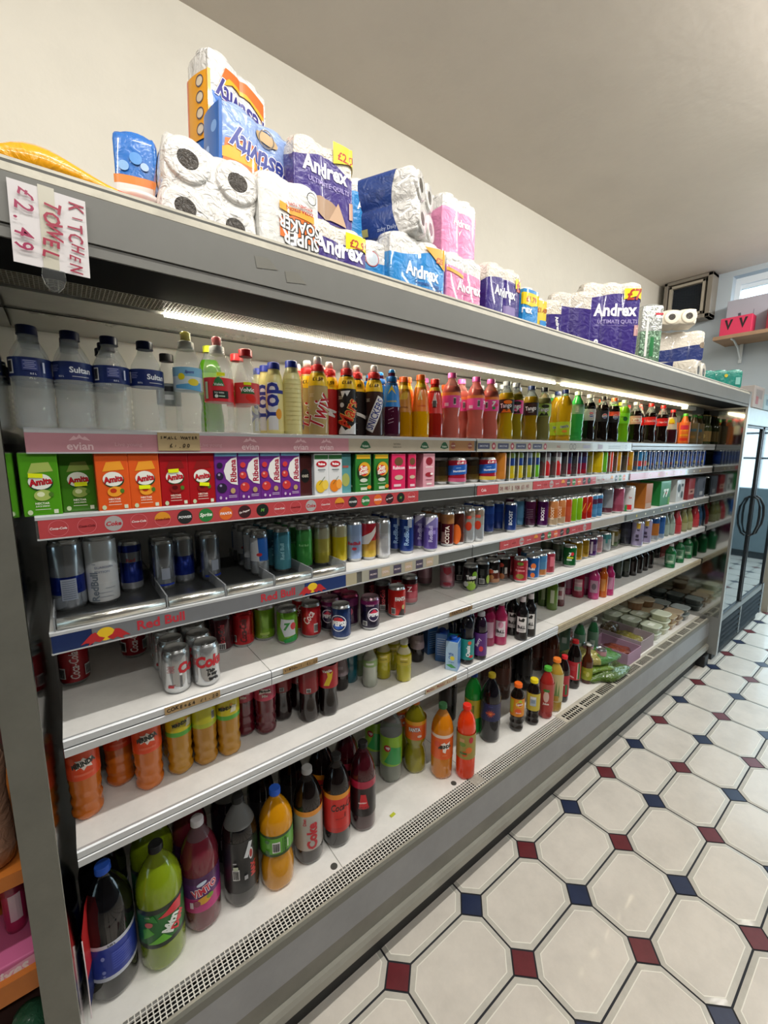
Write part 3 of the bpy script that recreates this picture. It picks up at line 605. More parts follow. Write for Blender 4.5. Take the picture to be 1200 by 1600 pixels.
bottle('lucor', 'bright orange energy drink bottle with orange sleeve', 'taper', .0315, .215, '#dda000', .95, '#ee6a1a', lab=(.42, .8, '#f08020'), obj='energy_drink_bottle', gs=[('p', [(-.012, -.02), (-.002, .03), (.01, -.02), (.004, -.02), (-.002, .012), (-.006, -.02)], '#f8e0a0', 0, .004), T('Lucozade', .03, '#d8401a', .004, -.022)], band=(.8, .86, '#f0cc30', None))
bottle('lucamb', 'amber energy drink bottle with dark gold sleeve', 'taper', .0315, .205, '#b98000', .95, '#e8601a', lab=(.42, .8, '#c07818'), obj='energy_drink_bottle', gs=[Dk(.012, .024, '#d8a832', 0, .01, -30), T('Lucozade', .03, '#7a3a10', 0, -.022)], band=(.8, .86, '#e8c030', None))
bottle('lucred', 'red energy drink bottle with barcode and yellow neck band', 'taper', .0315, .208, '#a02018', .95, '#dc3028', lab=(.42, .8, '#d83230'), obj='energy_drink_bottle', gs=[('p', [(-.014, -.02), (0, .034), (.014, -.02)], '#f0dcd8', 0, .0)]+barcode(.0, -.008, .014, .03), band=(.8, .86, '#e8c030', None))
bottle('pink7', 'pink soda bottle with pink label and barcode', 'pet', .034, .238, '#c4665a', .8, '#e85aa6', lab=(.47, .70, '#ea4f9c,#ea4f9c,#ea4f9c,#ea4f9c,#f08a4a'), air=M('#d08a80', .06, trans=.6, ior=1.15),
       gs=barcode(.012, -.004, .01, .026)+[R(.016, .012, '#f4d0e4', -.018, -.016), T('7UP', .03, '#ffffff', .046, 0, 0, .04)])
bottle('pink7b', 'pink soda bottle with white and green numeral', 'pet', .034, .238, '#c4665a', .8, '#e85aa6', lab=(.47, .70, '#ea4f9c,#ea4f9c,#ea4f9c,#ea4f9c,#f08a4a'), air=M('#d08a80', .06, trans=.6, ior=1.15),
       gs=barcode(-.014, -.004, .01, .026)+[T('7', .018, '#e8f0e8', .014, 0, 0, .05, .2), Dk(.006, .006, '#2f8f4a', .014, -.016), Dk(.006, .006, '#e03858', .026, -.004)])
def tango(key, desc, liq, bgc, tc, acc, fr=.0, cap='#b8bcbc'):
    bottle(key, desc, 'pet', .0325, .239, liq, .8, cap, lab=(.46, .69, bgc), gs=[Dk(.018, .008, acc, .008, .016), ('p', [(-.02, -.026), (-.008, -.012), (.004, -.02), (.014, -.010), (.024, -.026)], acc, 0, 0), T('Tango', .048, '#101010', .001, -.001, 4, .05, 0, 1.3), T('Tango', .047, '#f4f4f4', 0, 0, 4, .02, 0, 1.3), T('SUGAR FREE', .022, tc, 0, -.014)])
tango('tangoo', 'yellow soda bottle with black and orange label', '#b99a10', '#1d1712', '#f08020', '#f07a1a')
tango('tangop', 'olive soda bottle with pink and black fruit label', '#8a7a18', '#e03c86', '#ffffff', '#1c1416')
tango('tangod', 'dark gold soda bottle with near-black label and blue-black cap', '#96780e', '#1a1413', '#d8d8d8', '#3a2018', cap='#20305a')
tango('tangoa', 'grey-green apple soda bottle with lime and black label', '#7a7844', '#a8cc60', '#2a3a10', '#2a2f1c', cap='#1c1c20')
bottle('fanta', 'yellow grip-waisted soda bottle with lime label', 'grip', .034, .245, '#c89a10', .88, '#1d2f6a', lab=(.12, .38, '#b6cc28'), gs=[T('FANTA', .04, '#ffffff', .006, .008, 6, .06, 0, 1.3), T('FANTA', .038, '#22307a', .006, .008, 6, .03, 0, 1.3), Dk(.012, .006, '#e88a30', .006, -.014)])
bottle('sevengreen', 'green soda bottle with grey-green label and pale cap', 'grip', .0325, .245, '#35a850', .97, '#c8d8c0', lab=(.55, .74, '#7fb08a'), gs=[R(.018, .03, '#9fb4a4', 0, 0), T('fresh', .03, '#d0e4d0', 0, 0, 90)])
PEP = lambda c: [Dk(.013, .013, '#f2f2f2', .012, 0), ('p', [(-.012, .002), (-.006, .011), (.006, .011), (.012, .003), (0, .006)], '#d8322c', .012, 0), ('p', [(-.012, -.004), (0, -.006), (.012, -.003), (.006, -.011), (-.006, -.011)], '#1f3f94', .012, 0), T('pepsi', .018, '#202020', .012, 0, 0, .04)]
bottle('pepsid', 'dark cola bottle with silver label and white cap', 'pet', .031, .24, '#16100e', .82, '#d8d8d2', lab=(.45, .69, '#b4b4ae'), gs=PEP(0))
bottle('pepsim', 'dark cola bottle with black label and black cap', 'pet', .031, .24, '#16100e', .82, '#2a2a2c', lab=(.45, .69, '#1a1a1d'), gs=PEP(0))
bottle('pepsio', 'dark cola bottle with orange label and orange cap', 'pet', .031, .242, '#181210', .82, '#ee6a34', lab=(.45, .69, '#1a1a1d,#1a1a1d,#e8583a'), gs=PEP(0))
bottle('dewsm', 'lime green soda bottle with bright green label', 'pet', .031, .24, '#7ac61e', .84, '#b9c8b0', lab=(.45, .69, '#7fdc28'), gs=[Dk(.012, .012, '#1f6f2a', .01, -.004), T('Dew', .024, '#103810', 0, .008)])
bottle('limecap', 'soda bottle with fluorescent yellow-green cap behind the front row', 'pet', .031, .24, '#5aa01e', .84, '#d8e03a', lab=(.45, .69, '#8fcf28'))
bottle('cokel', 'cola bottle with pale red and cream label', 'cola', .0325, .24, '#170c0a', .78, '#c9c4c0', lab=(.46, .66, '#d8a090'), gs=[R(.05, .02, '#e9d8ce', .01, 0), T('Cola', .034, '#c02018', 0, 0, 0, .02, .3)])
bottle('coke', 'contoured cola bottle with red label and red cap', 'cola', .0335, .246, '#170c0a', .76, '#dc2a26', lab=(.46, .66, '#d8201c'), gs=[T('Coca-Cola', .052, '#f6e8e6', .004, 0, 0, .01, .35, 1.5)]+barcode(-.034, 0, .01, .016))
bottle('oasis', 'dark purple drink bottle with big yellow round label', 'taper', .032, .228, '#3a1420', .95, '#dc3030', lab=(.42, .78, '#d0c8b0'), gs=[Dk(.02, .032, '#ecd81e', -.004, 0), T('Fruit', .03, '#c03a20', -.004, 0, 0, .03)])
bottle('caprio', 'orange juice bottle with green cap and red bands', 'squat', .034, .215, '#d86a28', .99, '#4fae2e', lab=(.05, .72, '#e8762a'), gs=[R(.05, .03, '#d83048', 0, .035), R(.05, .02, '#e03020', 0, -.05), R(.05, .004, '#f0c020', 0, .012), R(.05, .01, '#f0b428', 0, -.02)], obj='juice_bottle')
bottle('capdark', 'dark green-capped juice bottle in the close-set far row', 'squat', .032, .215, '#5a4a2a', .99, '#3a8a3a', lab=(.05, .72, '#6a5a38'), gs=[R(.04, .02, '#3a5a6a', 0, .02), R(.03, .02, '#8a6a3a', 0, -.03)], obj='juice_bottle')
bottle('olive', 'slim green glass bottle with gold foil neck', 'glass', .03, .228, '#3d4428', 1, '#b8a058', 'crown', lab=(.1, .45, '#8a7040'), gs=[Dk(.012, .018, '#c0a460', 0, 0)], obj='glass_bottle')
# --- second shelf cartons
def amita(key, desc, col, fruit, fc, yel):
    g = [('p', [(-.02, .0), (.02, .004), (.014, .022), (-.012, .02)], fc, .002, .022), Dk(.0195, .0165, '#1f4a2a', .001, .004), Dk(.0185, .0155, '#eef0e8', 0, .006)]
    g += [T('Amita', .036, '#7a1018', .0006, .0054, 8, .05, .1, 1.25), T('Amita', .036, '#cc2030', 0, .006, 8, .02, .1, 1.25)]
    g += [Dk(.014, .011, fc, .002, -.021, 10), Dk(.006, .005, fruit, -.001, -.019), Dk(.004, .005, '#4e7a2a', .015, -.02), T('NECTAR', .022, '#f0efe2', 0, -.037), T('JUICE DRINK', .022, '#f0efe2', 0, -.043), R(.024, .001, '#e8e8d8', 0, -.049), Dk(.004, .005, '#c8d8b0', -.02, -.054), R(.007, .008, '#d8e0c8', .02, -.054)]
    if yel is not None: g.append(R(.022, .0085, '#e8f01a', *yel))
    carton(key, desc, .0605, .045, .125, col, g, side=col, topc='#2f3a1c')
amita('amg', 'bright green apple juice carton with yellow sticker on logo', '#4f9a16', '#e0e8c0', '#a8bc60', (-.006, .018, -4))
amita('amgd', 'apple juice carton set back, shade painted into its green', '#3f7a16', '#c8d0a0', '#8ca050', (.004, -.004, 2))  # duller copy of the green carton, its shade is in the colour
amita('amo', 'orange peach juice carton with no price sticker', '#e05a20', '#c03818', '#f0a030', None)
amita('amo2', 'orange peach juice carton with yellow sticker below the logo', '#e05a20', '#c03818', '#f0a030', (-.002, -.014, 0))
amita('amr', 'dark red cherry juice carton, yellow sticker above logo', '#a8141c', '#5a0c10', '#8a1c1c', (-.002, .02, 3))
amita('amr2', 'dark red cherry juice carton, yellow sticker under logo', '#a8141c', '#5a0c10', '#8a1c1c', (.004, -.014, -6))
def ribena(key, desc, fr, hi):
    g = [R(.053, .008, '#6fa4c8', 0, .056), ('p', [(.026, .05), (.012, .046), (-.001, .034), (-.007, .016), (-.002, -.004), (.01, -.016), (.026, -.02)], '#e6e4e2', 0, 0)]
    g += [T('Ribena', .056, '#a01838', .016, .016, 90, .03), Dk(.012, .012, fr, -.013, -.026), Dk(.009, .009, fr, -.017, .004), Dk(.007, .007, fr, -.016, .03), Dk(.003, .003, hi, -.016, -.02), Dk(.003, .003, hi, -.019, .007), Dk(.006, .007, '#b89a6a', .013, -.034), R(.02, .0012, '#d8c8dc', .012, -.046), R(.02, .0012, '#d8c8dc', .012, -.05), Dk(.003, .004, '#c8b0d0', -.018, -.05), Dk(.002, .003, '#e8d8e8', -.005, -.052)]
    carton(key, desc, .057, .045, .125, '#6a2a86', g, side='#c9c6cc', topc='#5a8ab0')
ribena('ribbc', 'purple blackcurrant drink carton with dark berries', '#2a2038', '#9a90b8')
ribena('ribst', 'purple fruit drink carton with red strawberries and pale wave', '#c83a3a', '#f0a090')
carton('oatly', 'dark maroon carton with black oval', .045, .045, .115, '#4a1c1c', [Dk(.014, .02, '#181818', 0, 0), T('oat', .02, '#c8c0b0', 0, 0)], side='#30201c')
def nine(key, desc, fr, fr2):
    carton(key, desc, .046, .055, .12, '#d8dadc', [R(.044, .012, '#2a5a30', 0, .05), Dk(.017, .009, '#b01828', 0, .03), T('9nine', .022, '#ffffff', 0, .03, 0, .04), R(.024, .002, '#606870', 0, .014), R(.018, .001, '#808890', 0, .009), Dk(.016, .018, fr, -.004, -.034), Dk(.010, .014, fr2, .011, -.030), R(.03, .0015, '#4a6030', 0, -.018, 50)], side='#aeb4ba', sidegs=[R(.03, .0012, '#8890a0', 0, .04-.007*i) for i in range(12)], gable=False)
nine('ninep', 'white pineapple juice carton with silver side', '#e0b830', '#e8c850')
nine('nineo', 'white orange juice carton with orange slice picture', '#e08020', '#f0a040')
carton('teal', 'teal-topped juice carton with yellow-green fruit', .04, .05, .12, '#5a9aa0', [Dk(.014, .02, '#a8b060', 0, -.02), R(.02, .006, '#b05a50', 0, .02)])
SUN = [R(.05, .012, '#e2b428', 0, .05), Dk(.024, .03, '#1e3a1c', 0, .004), Dk(.022, .022, '#d8a028', .004, .012), Dk(.017, .016, '#c8202c', 0, .008), T('Sun', .026, '#f4f0e4', 0, .016, 10, .04, .2, 1.2), T('Exotic', .034, '#f4f0e4', 0, .003, 10, .04, .2, 1.2), Dk(.014, .006, '#c8d0c0', 0, -.022), R(.032, .0014, '#c8d8c0', 0, -.034), R(.024, .009, '#c8d8c0', 0, -.048), Dk(.008, .006, '#e08a28', .02, -.044)]
carton('sun', 'green tropical juice carton with yellow top and red logo', .058, .055, .118, '#2e7a30', SUN, side='#1e5a24', sidegs=[R(.02, .006, '#c8d8c0', 0, -.04)])
DBL = [Dk(.018, .014, '#6a4a30', 0, .034), R(.054, .012, '#e62868', 0, .014), T('Rubicon', .05, '#f4e8ec', 0, .014, 0, .03), Dk(.018, .008, '#c8b49a', 0, -.018), R(.03, .008, '#e8c8d0', -.006, -.044)]
carton('lychee', 'hot pink lychee juice carton with white name band', .058, .06, .117, '#d8285e', DBL, side='#a81a4a')
carton('guava', 'hot pink juice carton half hidden beside its twin', .034, .06, .116, '#cc2456', [Dk(.012, .012, '#6a4a30', 0, .034), T('bicon', .03, '#f4e8ec', 0, .014, 0, .03), Dk(.012, .006, '#c8b49a', 0, -.018), R(.02, .008, '#e8c8d0', 0, -.046)], side='#a81a4a')
carton('palepk', 'pale pink pomegranate juice carton with dark red fruit', .055, .055, .118, '#d89aa8', [Dk(.016, .014, '#8a1c2c', 0, .032), R(.034, .003, '#f0dcdc', 0, .012), Dk(.018, .008, '#9a2030', 0, -.014), Dk(.007, .004, '#f4ecec', .012, -.012), R(.03, .002, '#8a3848', 0, -.032), R(.024, .006, '#f4e4e4', 0, -.046)], side='#c07a8c', sidegs=[R(.03, .0012, '#905060', 0, .04-.007*i) for i in range(11)])
NUR = lambda t: [Dk(.0001, .0001, '#ffffff', 0, 0), ('p', [(-.052, -.012), (.052, -.004), (.052, .032), (-.052, .024)], '#1f56a8', 0, -.004), T('Nurishment', .05, '#e8f0fa', .006, .002, 4, .03), R(.018, .002, '#9ac0e8', 0, .013, 4), T('£1.49', .026, '#f8f0f0', .008, .032, 0, .03)]
can('nurp', 'squat milk drink can with blue band and pink base', .0365, .1, '#a01c30,#a01c30,#a01c30,#c85a80', NUR(0), metal=.1)
can('nurv', 'squat milk drink can with blue band and yellow base', .0365, .1, '#a01c30,#a01c30,#a01c30,#d8bc50', NUR(0), metal=.1)
can('nurdk', 'squat milk drink can half hidden, shadow painted on', .0365, .1, '#2a2418,#3a3018,#5a4a20', (), metal=.1)  # dark bands, deepest at the top, paint the shadow over this can
def slim(key, desc, cols, txt=None, tc='#ffffff', r=.0265, H=.135, rot=90, w=.07, extra=(), metal=.35, tw=0):
    g = list(extra)
    if txt: g.append(T(txt, w, tc, 0, tw, rot, .03))
    can(key, desc, r, H, cols, g, metal)
# second shelf right half: tall narrow cans between clear dividers
def tall(key, desc, cols, extra=(), txt=None, tc='#ffffff', w=.07):
    slim(key, desc, cols, txt, tc, r=.028, H=.128, w=w, extra=extra, metal=.1)
tall('t_or', 'tall orange juice drink can between clear dividers', '#b8742a,#b8742a,#c07a30')
tall('t_yl', 'tall can with navy top and yellow base between dividers', '#5a6a30,#1c3470,#b0a020,#c0a818')
tall('t_gn', 'tall can with navy top and lime green base', '#7a8a30,#1c3470,#5aa01c,#5aa01c')
tall('t_gy', 'tall can with grey top and yellow-green base between dividers', '#6a7480,#28406a,#a0a030,#9aa020')
tall('t_rw', 'tall can with white top and red wavy base', '#6a6068,#a8a8ac,#b82428,#b82428', [('p', [(-.03, -.01), (-.012, .006), (0, -.004), (.014, .008), (.03, -.01)], '#b82428', 0, .01)])
tall('t_pu', 'tall can with dark purple top and crimson base', '#2a1830,#2a2a50,#6a1430,#8a1828')
tall('t_ye', 'tall plain yellow can between clear dividers', '#b8a418,#c0aa18,#b8a010')
tall('t_lg', 'tall plain green can between clear dividers', '#5aa022,#5aa022')
tall('t_re', 'tall plain orange-red can between clear dividers', '#c83a1c,#c0341c')
tall('t_go', 'tall gold can with red oval lettering between dividers', '#b88a20,#b88420,#a87818', [T('Juice', .05, '#b82a1c', 0, 0, 90, .04)])
tall('t_br', 'tall can with blue top and red lower half', '#2a6a98,#2a6a98,#b83a38,#2a6a98')
tall('t_bl', 'tall dark blue energy drink can with gold badge', '#16306e,#1a3a88,#16306e', [R(.01, .09, '#3a66b8', -.006, 0), R(.016, .018, '#c8b44a', .01, -.02), Dk(.006, .006, '#c8ccd8', .006, -.046)])
tall('t_b2', 'tall navy energy drink can with red badge', '#122a66,#1c3f90,#122a66', [R(.006, .1, '#8aa0c8', -.012, 0), R(.02, .014, '#b03038', .004, -.024)])
# --- third shelf
RB = lambda tc='#c02030': [T('Red Bull', .09, tc, 0, 0, 90, .03)]
slim('rbbig', 'large silver and blue energy drink can in the tray', '#b4bac2,#b4bac2,#2038a0,#b4bac2', r=.0333, H=.168, extra=[R(.03, .05, '#a0a8b8', .0, -.03)]+[R(.024, .001, '#50586a', 0, -.01-.005*i) for i in range(9)], metal=.8)
slim('rbwhite', 'large matt white energy drink can in the tray', '#dfe2e4,#e4e6e8,#dfe2e4', r=.0333, H=.168, extra=[T('RedBull', .07, '#7a8490', -.018, -.035, 90, .03), T('THE', .008, '#8890a0', -.016, .02), T('GUARDIAN', .038, '#8088a0', .004, .012, 0, .01), T('EDITION', .03, '#9098a8', .0, .001), R(.022, .001, '#8a92a0', .014, -.04), R(.03, .0012, '#9aa2b0', .004, -.05), R(.03, .0012, '#9aa2b0', .004, -.06)], metal=.25)
slim('rbblue', 'blue and silver energy drink can set back in tray', '#22389a,#b0b6c0,#22389a,#22389a,#c0c4ca', r=.0265, H=.135, extra=[T('Red', .02, '#c03038', 0, .02)], metal=.7)
slim('rbsil', 'plain silver energy drink can in the tray', '#b4bac2,#b8bec6,#aeb4bc', r=.0265, H=.135, extra=[R(.02, .03, '#98a0b0', .004, -.02), R(.05, .005, '#2038a0', .0, -.05)], metal=.85)
slim('rbsil2', 'silver energy drink can with blue lower panel', '#b4bac2,#b8bec6,#2038a0,#2038a0,#b8bec6', r=.0265, H=.135, metal=.8)
slim('rborig', 'blue and silver quartered energy drink can', '#c0c6cc,#2a66b0,#2a66b0,#c0c6cc,#c0c6cc', r=.0265, H=.135, extra=[('p', [(0, -.02), (.03, -.02), (.03, .05), (-.004, .05)], '#1f5cae', 0, 0), ('p', [(-.03, -.02), (0, -.02), (-.004, .05), (-.03, .05)], '#c8ccd2', 0, 0), Dk(.008, .005, '#c03038', .0, .0)], metal=.7)
slim('rbteal', 'pale teal energy drink can', '#4f94a8,#569cae,#5aa4b4', 'Red Bull', '#8fc4d0', w=.05, metal=.45, extra=[])
slim('rbgreen', 'mid green energy drink can', '#4a9a50,#3f9a44,#3f9a44', None, extra=[T('Red Bull', .03, '#8fd08a', 0, .01)], metal=.4)
slim('rbyel1', 'silver-topped dull yellow energy drink can', '#a8a890,#b4ac50,#b0a838', metal=.5)
slim('rbyel', 'silver-topped bright yellow energy drink can', '#b8b490,#c8b81c,#c8b414', metal=.5)
slim('rblb', 'pale blue energy drink can with red lettering', '#8fa8d0,#98aed6,#98aed6', None, extra=[T('RedBull', .045, '#a82840', 0, -.004, 0, .04), Dk(.008, .005, '#b83040', 0, -.022)], metal=.35)
slim('rbpeach', 'red and yellow two-tone energy drink can', '#b82838,#c83038,#d0a040,#d0b040', None, extra=[('p', [(-.03, .01), (.01, .03), (.03, .05), (.03, .03), (.0, -.01), (-.03, -.014)], '#d8d4d0', 0, 0)], metal=.4)
slim('rbwh', 'silver-white slim energy drink can', '#c0c4c8,#d0d2d6,#c8cacf', None, extra=[T('Zero', .03, '#8a8e98', 0, .01)], metal=.6)
slim('rbnavy', 'deep blue energy drink can with silver corner', '#1f3f8c,#1c3a84,#1c3a84', 'RedBull', '#8fb0d8', w=.07, extra=[('p', [(.004, .03), (.02, .03), (.02, .06), (.004, .06)], '#a8b4c8', 0, 0)])
slim('rbpur', 'violet energy drink can standing forward with silver slash', '#8a80c0,#6a56a8,#6a56a8', 'RedBull', '#c0b8e0', w=.06, extra=[('p', [(-.02, .03), (.02, .062), (-.02, .062)], '#c8c4d8', 0, 0), R(.026, .014, '#8878c0', .006, .006)])
slim('costa', 'dark maroon iced coffee can with tan top', '#b07a48,#b07a48,#5a1820,#5a1820,#5a1820,#5a1820', 'COSTA', '#e8dcd0', w=.07, extra=[R(.016, .04, '#8a6a60', -.016, -.03)], tw=-.02)
slim('costao', 'brown iced coffee can with large orange oval', '#4a2018,#4a2018,#5a2a1c', extra=[Dk(.018, .04, '#e06a28', -.006, -.024)], metal=.2)
slim('ener1', 'slim cream and silver can with red circle', '#a09080,#b0b0a8,#b8bcc0,#b8bcc0', r=.0255, H=.14, extra=[Dk(.013, .018, '#b83820', 0, 0), R(.02, .012, '#c05040', 0, .036)], metal=.5)
slim('boostb', 'navy energy drink can with vertical white lettering', '#1c3474,#1f3c80,#1f3c80', 'BOOST', '#e0e8f4', w=.065)
slim('boostb0', 'plain royal blue energy drink can standing a little behind', '#24489a,#1f3c88,#1c3478')
slim('boostl', 'light blue energy drink can behind the navy one', '#5a90b8,#5a90b8,#4a80a8')
slim('boostp0', 'dusky purple energy drink can with pale print', '#5a2048,#4a1c3c,#4a1c3c', extra=[R(.03, .0016, '#a888a0', 0, .02-.008*i) for i in range(6)])
slim('boostp', 'purple energy drink can with vertical white lettering', '#4a1450,#521858,#4a1450', 'BOOST', '#f0e8f4', w=.065)
slim('boosto', 'peach and orange energy drink can with pale lettering', '#d8905a,#d07838,#c8b090', 'BOOST', '#f4dcc0', w=.06)
slim('boostr', 'coral red energy drink can without dark print', '#c8502c,#d06040,#c85a44')
slim('boostg', 'lime green energy drink can', '#8ac020,#86c01c,#80b81c')
slim('boostred', 'scarlet energy drink can with yellow swirl', '#b8281c,#c8301c,#b02018', extra=[R(.003, .08, '#e0b040', .004, -.01, -20)])
slim('boostsky', 'sky blue energy drink can with maroon band', '#4a88b8,#5a2c4a,#4a88b8,#5a98c8,#4a88b8')
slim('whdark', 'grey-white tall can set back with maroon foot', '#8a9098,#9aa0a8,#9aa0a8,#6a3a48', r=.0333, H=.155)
slim('pinkt', 'dusty pink tall can set back', '#a8506a,#b05a74,#a04a60', r=.0333, H=.155)
slim('lilt', 'white tall can with red and green fruit print', '#d8dadc,#d8dadc,#d8dadc', r=.0333, H=.155, extra=[R(.03, .03, '#d03038', .006, -.05), R(.012, .036, '#2f9a50', -.01, -.056), T('Le', .014, '#c03040', .01, .01)], metal=.1)
carton('amberp', 'amber cardboard multipack with pale foot', .1, .12, .16, '#a8621c', [R(.09, .03, '#b0907a', 0, -.06)], obj='drink_multipack', cat='multipack')
carton('p7up', 'green cardboard soda multipack with white numeral', .17, .13, .165, '#1f7a3c', [T('7', .05, '#e0ece4', -.015, .0, 0, .06, .2), T('7', .05, '#e0ece4', .03, .0, 0, .06, .2), Dk(.008, .008, '#c83038', .01, 0), R(.03, .05, '#6aa02c', .065, -.055)], obj='drink_multipack', cat='multipack')
carton('pbw', 'black and white patterned cardboard multipack', .15, .13, .16, '#b8bcbc', [Dk(.03, .03, '#1c2420', -.03, .02), Dk(.02, .026, '#26302c', .03, -.03), Dk(.014, .014, '#dfe4e0', -.03, -.03), R(.04, .02, '#20282a', .03, .04)], obj='drink_multipack', cat='multipack')
carton('pred', 'dull red cardboard multipack with cream band', .13, .13, .16, '#8a2a2e', [R(.12, .04, '#b08478', 0, -.02), R(.05, .014, '#5a1c20', 0, -.02)], obj='drink_multipack', cat='multipack')
carton('pgrey', 'grey-blue cardboard multipack with pale label', .17, .13, .16, '#5a6472', [R(.07, .03, '#a8aeb4', 0, -.045), R(.03, .06, '#3a4656', .05, .02)], obj='drink_multipack', cat='multipack')
carton('pgrn', 'dark green cardboard multipack with pale speckles', .18, .13, .16, '#3a5640', [Dk(.012, .012, '#9ab08a', -.03+.03*i, .02*(i % 2)) for i in range(4)], obj='drink_multipack', cat='multipack')
# --- fourth shelf cans
COKE = lambda c='#f4e8e6': [T('Coca-Cola', .075, c, 0, 0, 90, .02, .35, 1.6)]
can('ckred', 'red cola can with white script, back label turned forward', cols='#a81420', gs=COKE()+barcode(-.03, -.02, .018, .03)+barcode(.03, -.02, .016, .03))
can('ckred2', 'bright red cola can with vertical script', cols='#c01822', gs=COKE('#3a1418')+barcode(-.026, -.026, .008, .022), lidc='#b0282c')
can('ckred3', 'red cola can with white script and silver rim', cols='#c0202a', gs=[T('Coca', .045, '#f4e8e6', -.008, .016, 60, .02, .3, 1.5)]+barcode(.016, -.022, .014, .03))
can('ckdk', 'dark maroon cola can', cols='#4a1420', gs=[T('Coca-Cola', .07, '#c02030', 0, 0, 90, .02, .3, 1.5)]+barcode(0, -.034, .02, .02), lidc='#6a6e72')
can('diet', 'silver diet cola can with red lettering turned sideways', cols='#c4c6c8', metal=.75, gs=[T('Coke', .074, '#b8202c', .04, .012, 0, .05, .1, 1.1), R(.001, .07, '#909498', -.012, 0)]+[R(.018, .001, '#a83038', -.014, -.03), R(.014, .006, '#b8202c', -.016, -.034)]+small(-.014, .02, .018, 5, '#b04048')+barcode(.008, -.02, .006, .04))
can('diet2', 'silver diet cola can with red lettering and black slogan', cols='#c4c6c8', metal=.75, gs=[T('Coke', .078, '#b8202c', .012, .014, 0, .05, .1, 1.15), T('This', .022, '#1c1c1e', .010, -.012, 0, .06), T('is my', .026, '#1c1c1e', .014, -.023, 0, .06), T('taste', .026, '#1c1c1e', .016, -.034, 0, .06)])
can('grnp', 'plain lime green soda can', cols='#7aa82a', gs=[R(.03, .008, '#a8c85a', 0, -.03), R(.001, .05, '#a8c85a', -.01, 0)]+small(0, -.034, .02, 3, '#d0e0a0'))
can('g7', 'lime green soda can with white panel and red disc', cols='#6aa82c', gs=[('p', [(-.02, .03), (.022, .024), (.026, -.026), (-.01, -.03), (-.024, .004)], '#c8ccd2', 0, 0), Dk(.009, .012, '#d0303c', .018, .004), T('7', .022, '#2f8a3a', -.002, .004, 0, .06, .2), ('p', [(-.014, -.04), (.03, -.026), (.03, -.046), (-.01, -.05)], '#1f9a4a', 0, 0)])
can('pepsi', 'deep blue cola can with red, white and blue roundel', cols='#1a3468', gs=[Dk(.028, .028, '#e8ecf4', -.01, .002), Dk(.0255, .0255, '#1a2c5c', -.01, .002), ('p', [(-.02, .004), (-.013, .017), (0, .0212), (.013, .017), (.02, .006), (.008, .004), (-.006, .009)], '#d02c38', -.01, .002), ('p', [(-.02, -.006), (-.013, -.017), (0, -.0212), (.013, -.017), (.02, -.005), (.006, -.009), (-.008, -.004)], '#2a60c0', -.01, .002), T('PEPSI', .044, '#f4f6fa', -.008, .001, 0, .06, 0, 1.1)])
can('pepsich', 'navy and purple cherry cola can with roundel', cols='#8a2a6a,#2a1c44,#1a1430,#1a1430,#1a1430', gs=[Dk(.022, .024, '#e8e0ec', .014, .0), Dk(.019, .021, '#231a44', .014, .0), ('p', [(-.017, .004), (0, .02), (.017, .006)], '#d02c50', .014, .0), T('PEPSI', .034, '#f4f6fa', .014, .0, 0, .06), T('CHERRY', .03, '#d8b8d0', 0, .034, 0, .03)]+barcode(-.018, -.03, .016, .016), lidc='#a88a98')
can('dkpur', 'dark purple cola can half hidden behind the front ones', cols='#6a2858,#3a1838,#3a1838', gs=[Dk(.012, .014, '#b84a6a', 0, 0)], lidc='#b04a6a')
can('fantac', 'red strawberry soda can with white lettering and dark leaf', cols='#c82420', gs=[T('FANTA', .044, '#f4f4f4', .016, .016, 0, .06, 0, 1.4), ('p', [(-.004, -.045), (.01, -.02), (.024, -.03), (.024, -.05)], '#241414', .01, 0), Dk(.006, .009, '#d8c880', .026, -.016)]+barcode(-.012, -.03, .016, .024))
can('redpk', 'red and pale pink cola can with dark top', cols='#3a1c24,#a8283a,#c05060,#c88088', gs=[T('Z', .02, '#f0e8e8', 0, .01)])
can('vimc', 'pale mauve and red soda can with dark curve', cols='#b08a94,#b8808c,#a87888', metal=.4, gs=[('p', [(-.02, .04), (.014, .044), (.02, .02), (0, .008), (-.016, .02)], '#a81c34', 0, 0), Dk(.02, .008, '#9a2038', 0, -.032)])
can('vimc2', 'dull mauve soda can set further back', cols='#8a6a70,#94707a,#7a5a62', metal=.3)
can('tanc', 'black apple soda can with white lettering and green fruit', cols='#16181a', gs=[Dk(.022, .018, '#9ac83c', .004, -.034), Dk(.012, .016, '#7ab02c', .02, .016), T('Tango', .044, '#f4f4f4', .004, .004, 6, .06, 0, 1.4), T('APPLE', .034, '#c8e07a', .002, -.016, 6, .05), Dk(.012, .012, '#c8ccc8', -.02, -.026)])
can('tanc2', 'black soda can with barcode panel toward the front', cols='#16181a', gs=barcode(0, -.028, .024, .024)+[Dk(.01, .02, '#9ab83c', .03, -.02), R(.02, .03, '#2c3030', 0, .014)])
can('tanor', 'black orange soda can with tan base', cols='#141414,#141414,#6a2a18,#a87858', gs=[T('Tango', .04, '#f4f4f4', .006, .006, 0, .06, 0, 1.4), Dk(.014, .01, '#c8502c', -.01, .006), Dk(.01, .01, '#b87838', -.004, -.02)])
can('tandk', 'black soda can with red and white fruit print', cols='#181616,#181616,#3a2018', gs=[Dk(.014, .01, '#a83828', -.01, .02), R(.012, .03, '#c0bcb8', .014, -.006), Dk(.012, .014, '#b06a3a', -.004, -.034)])
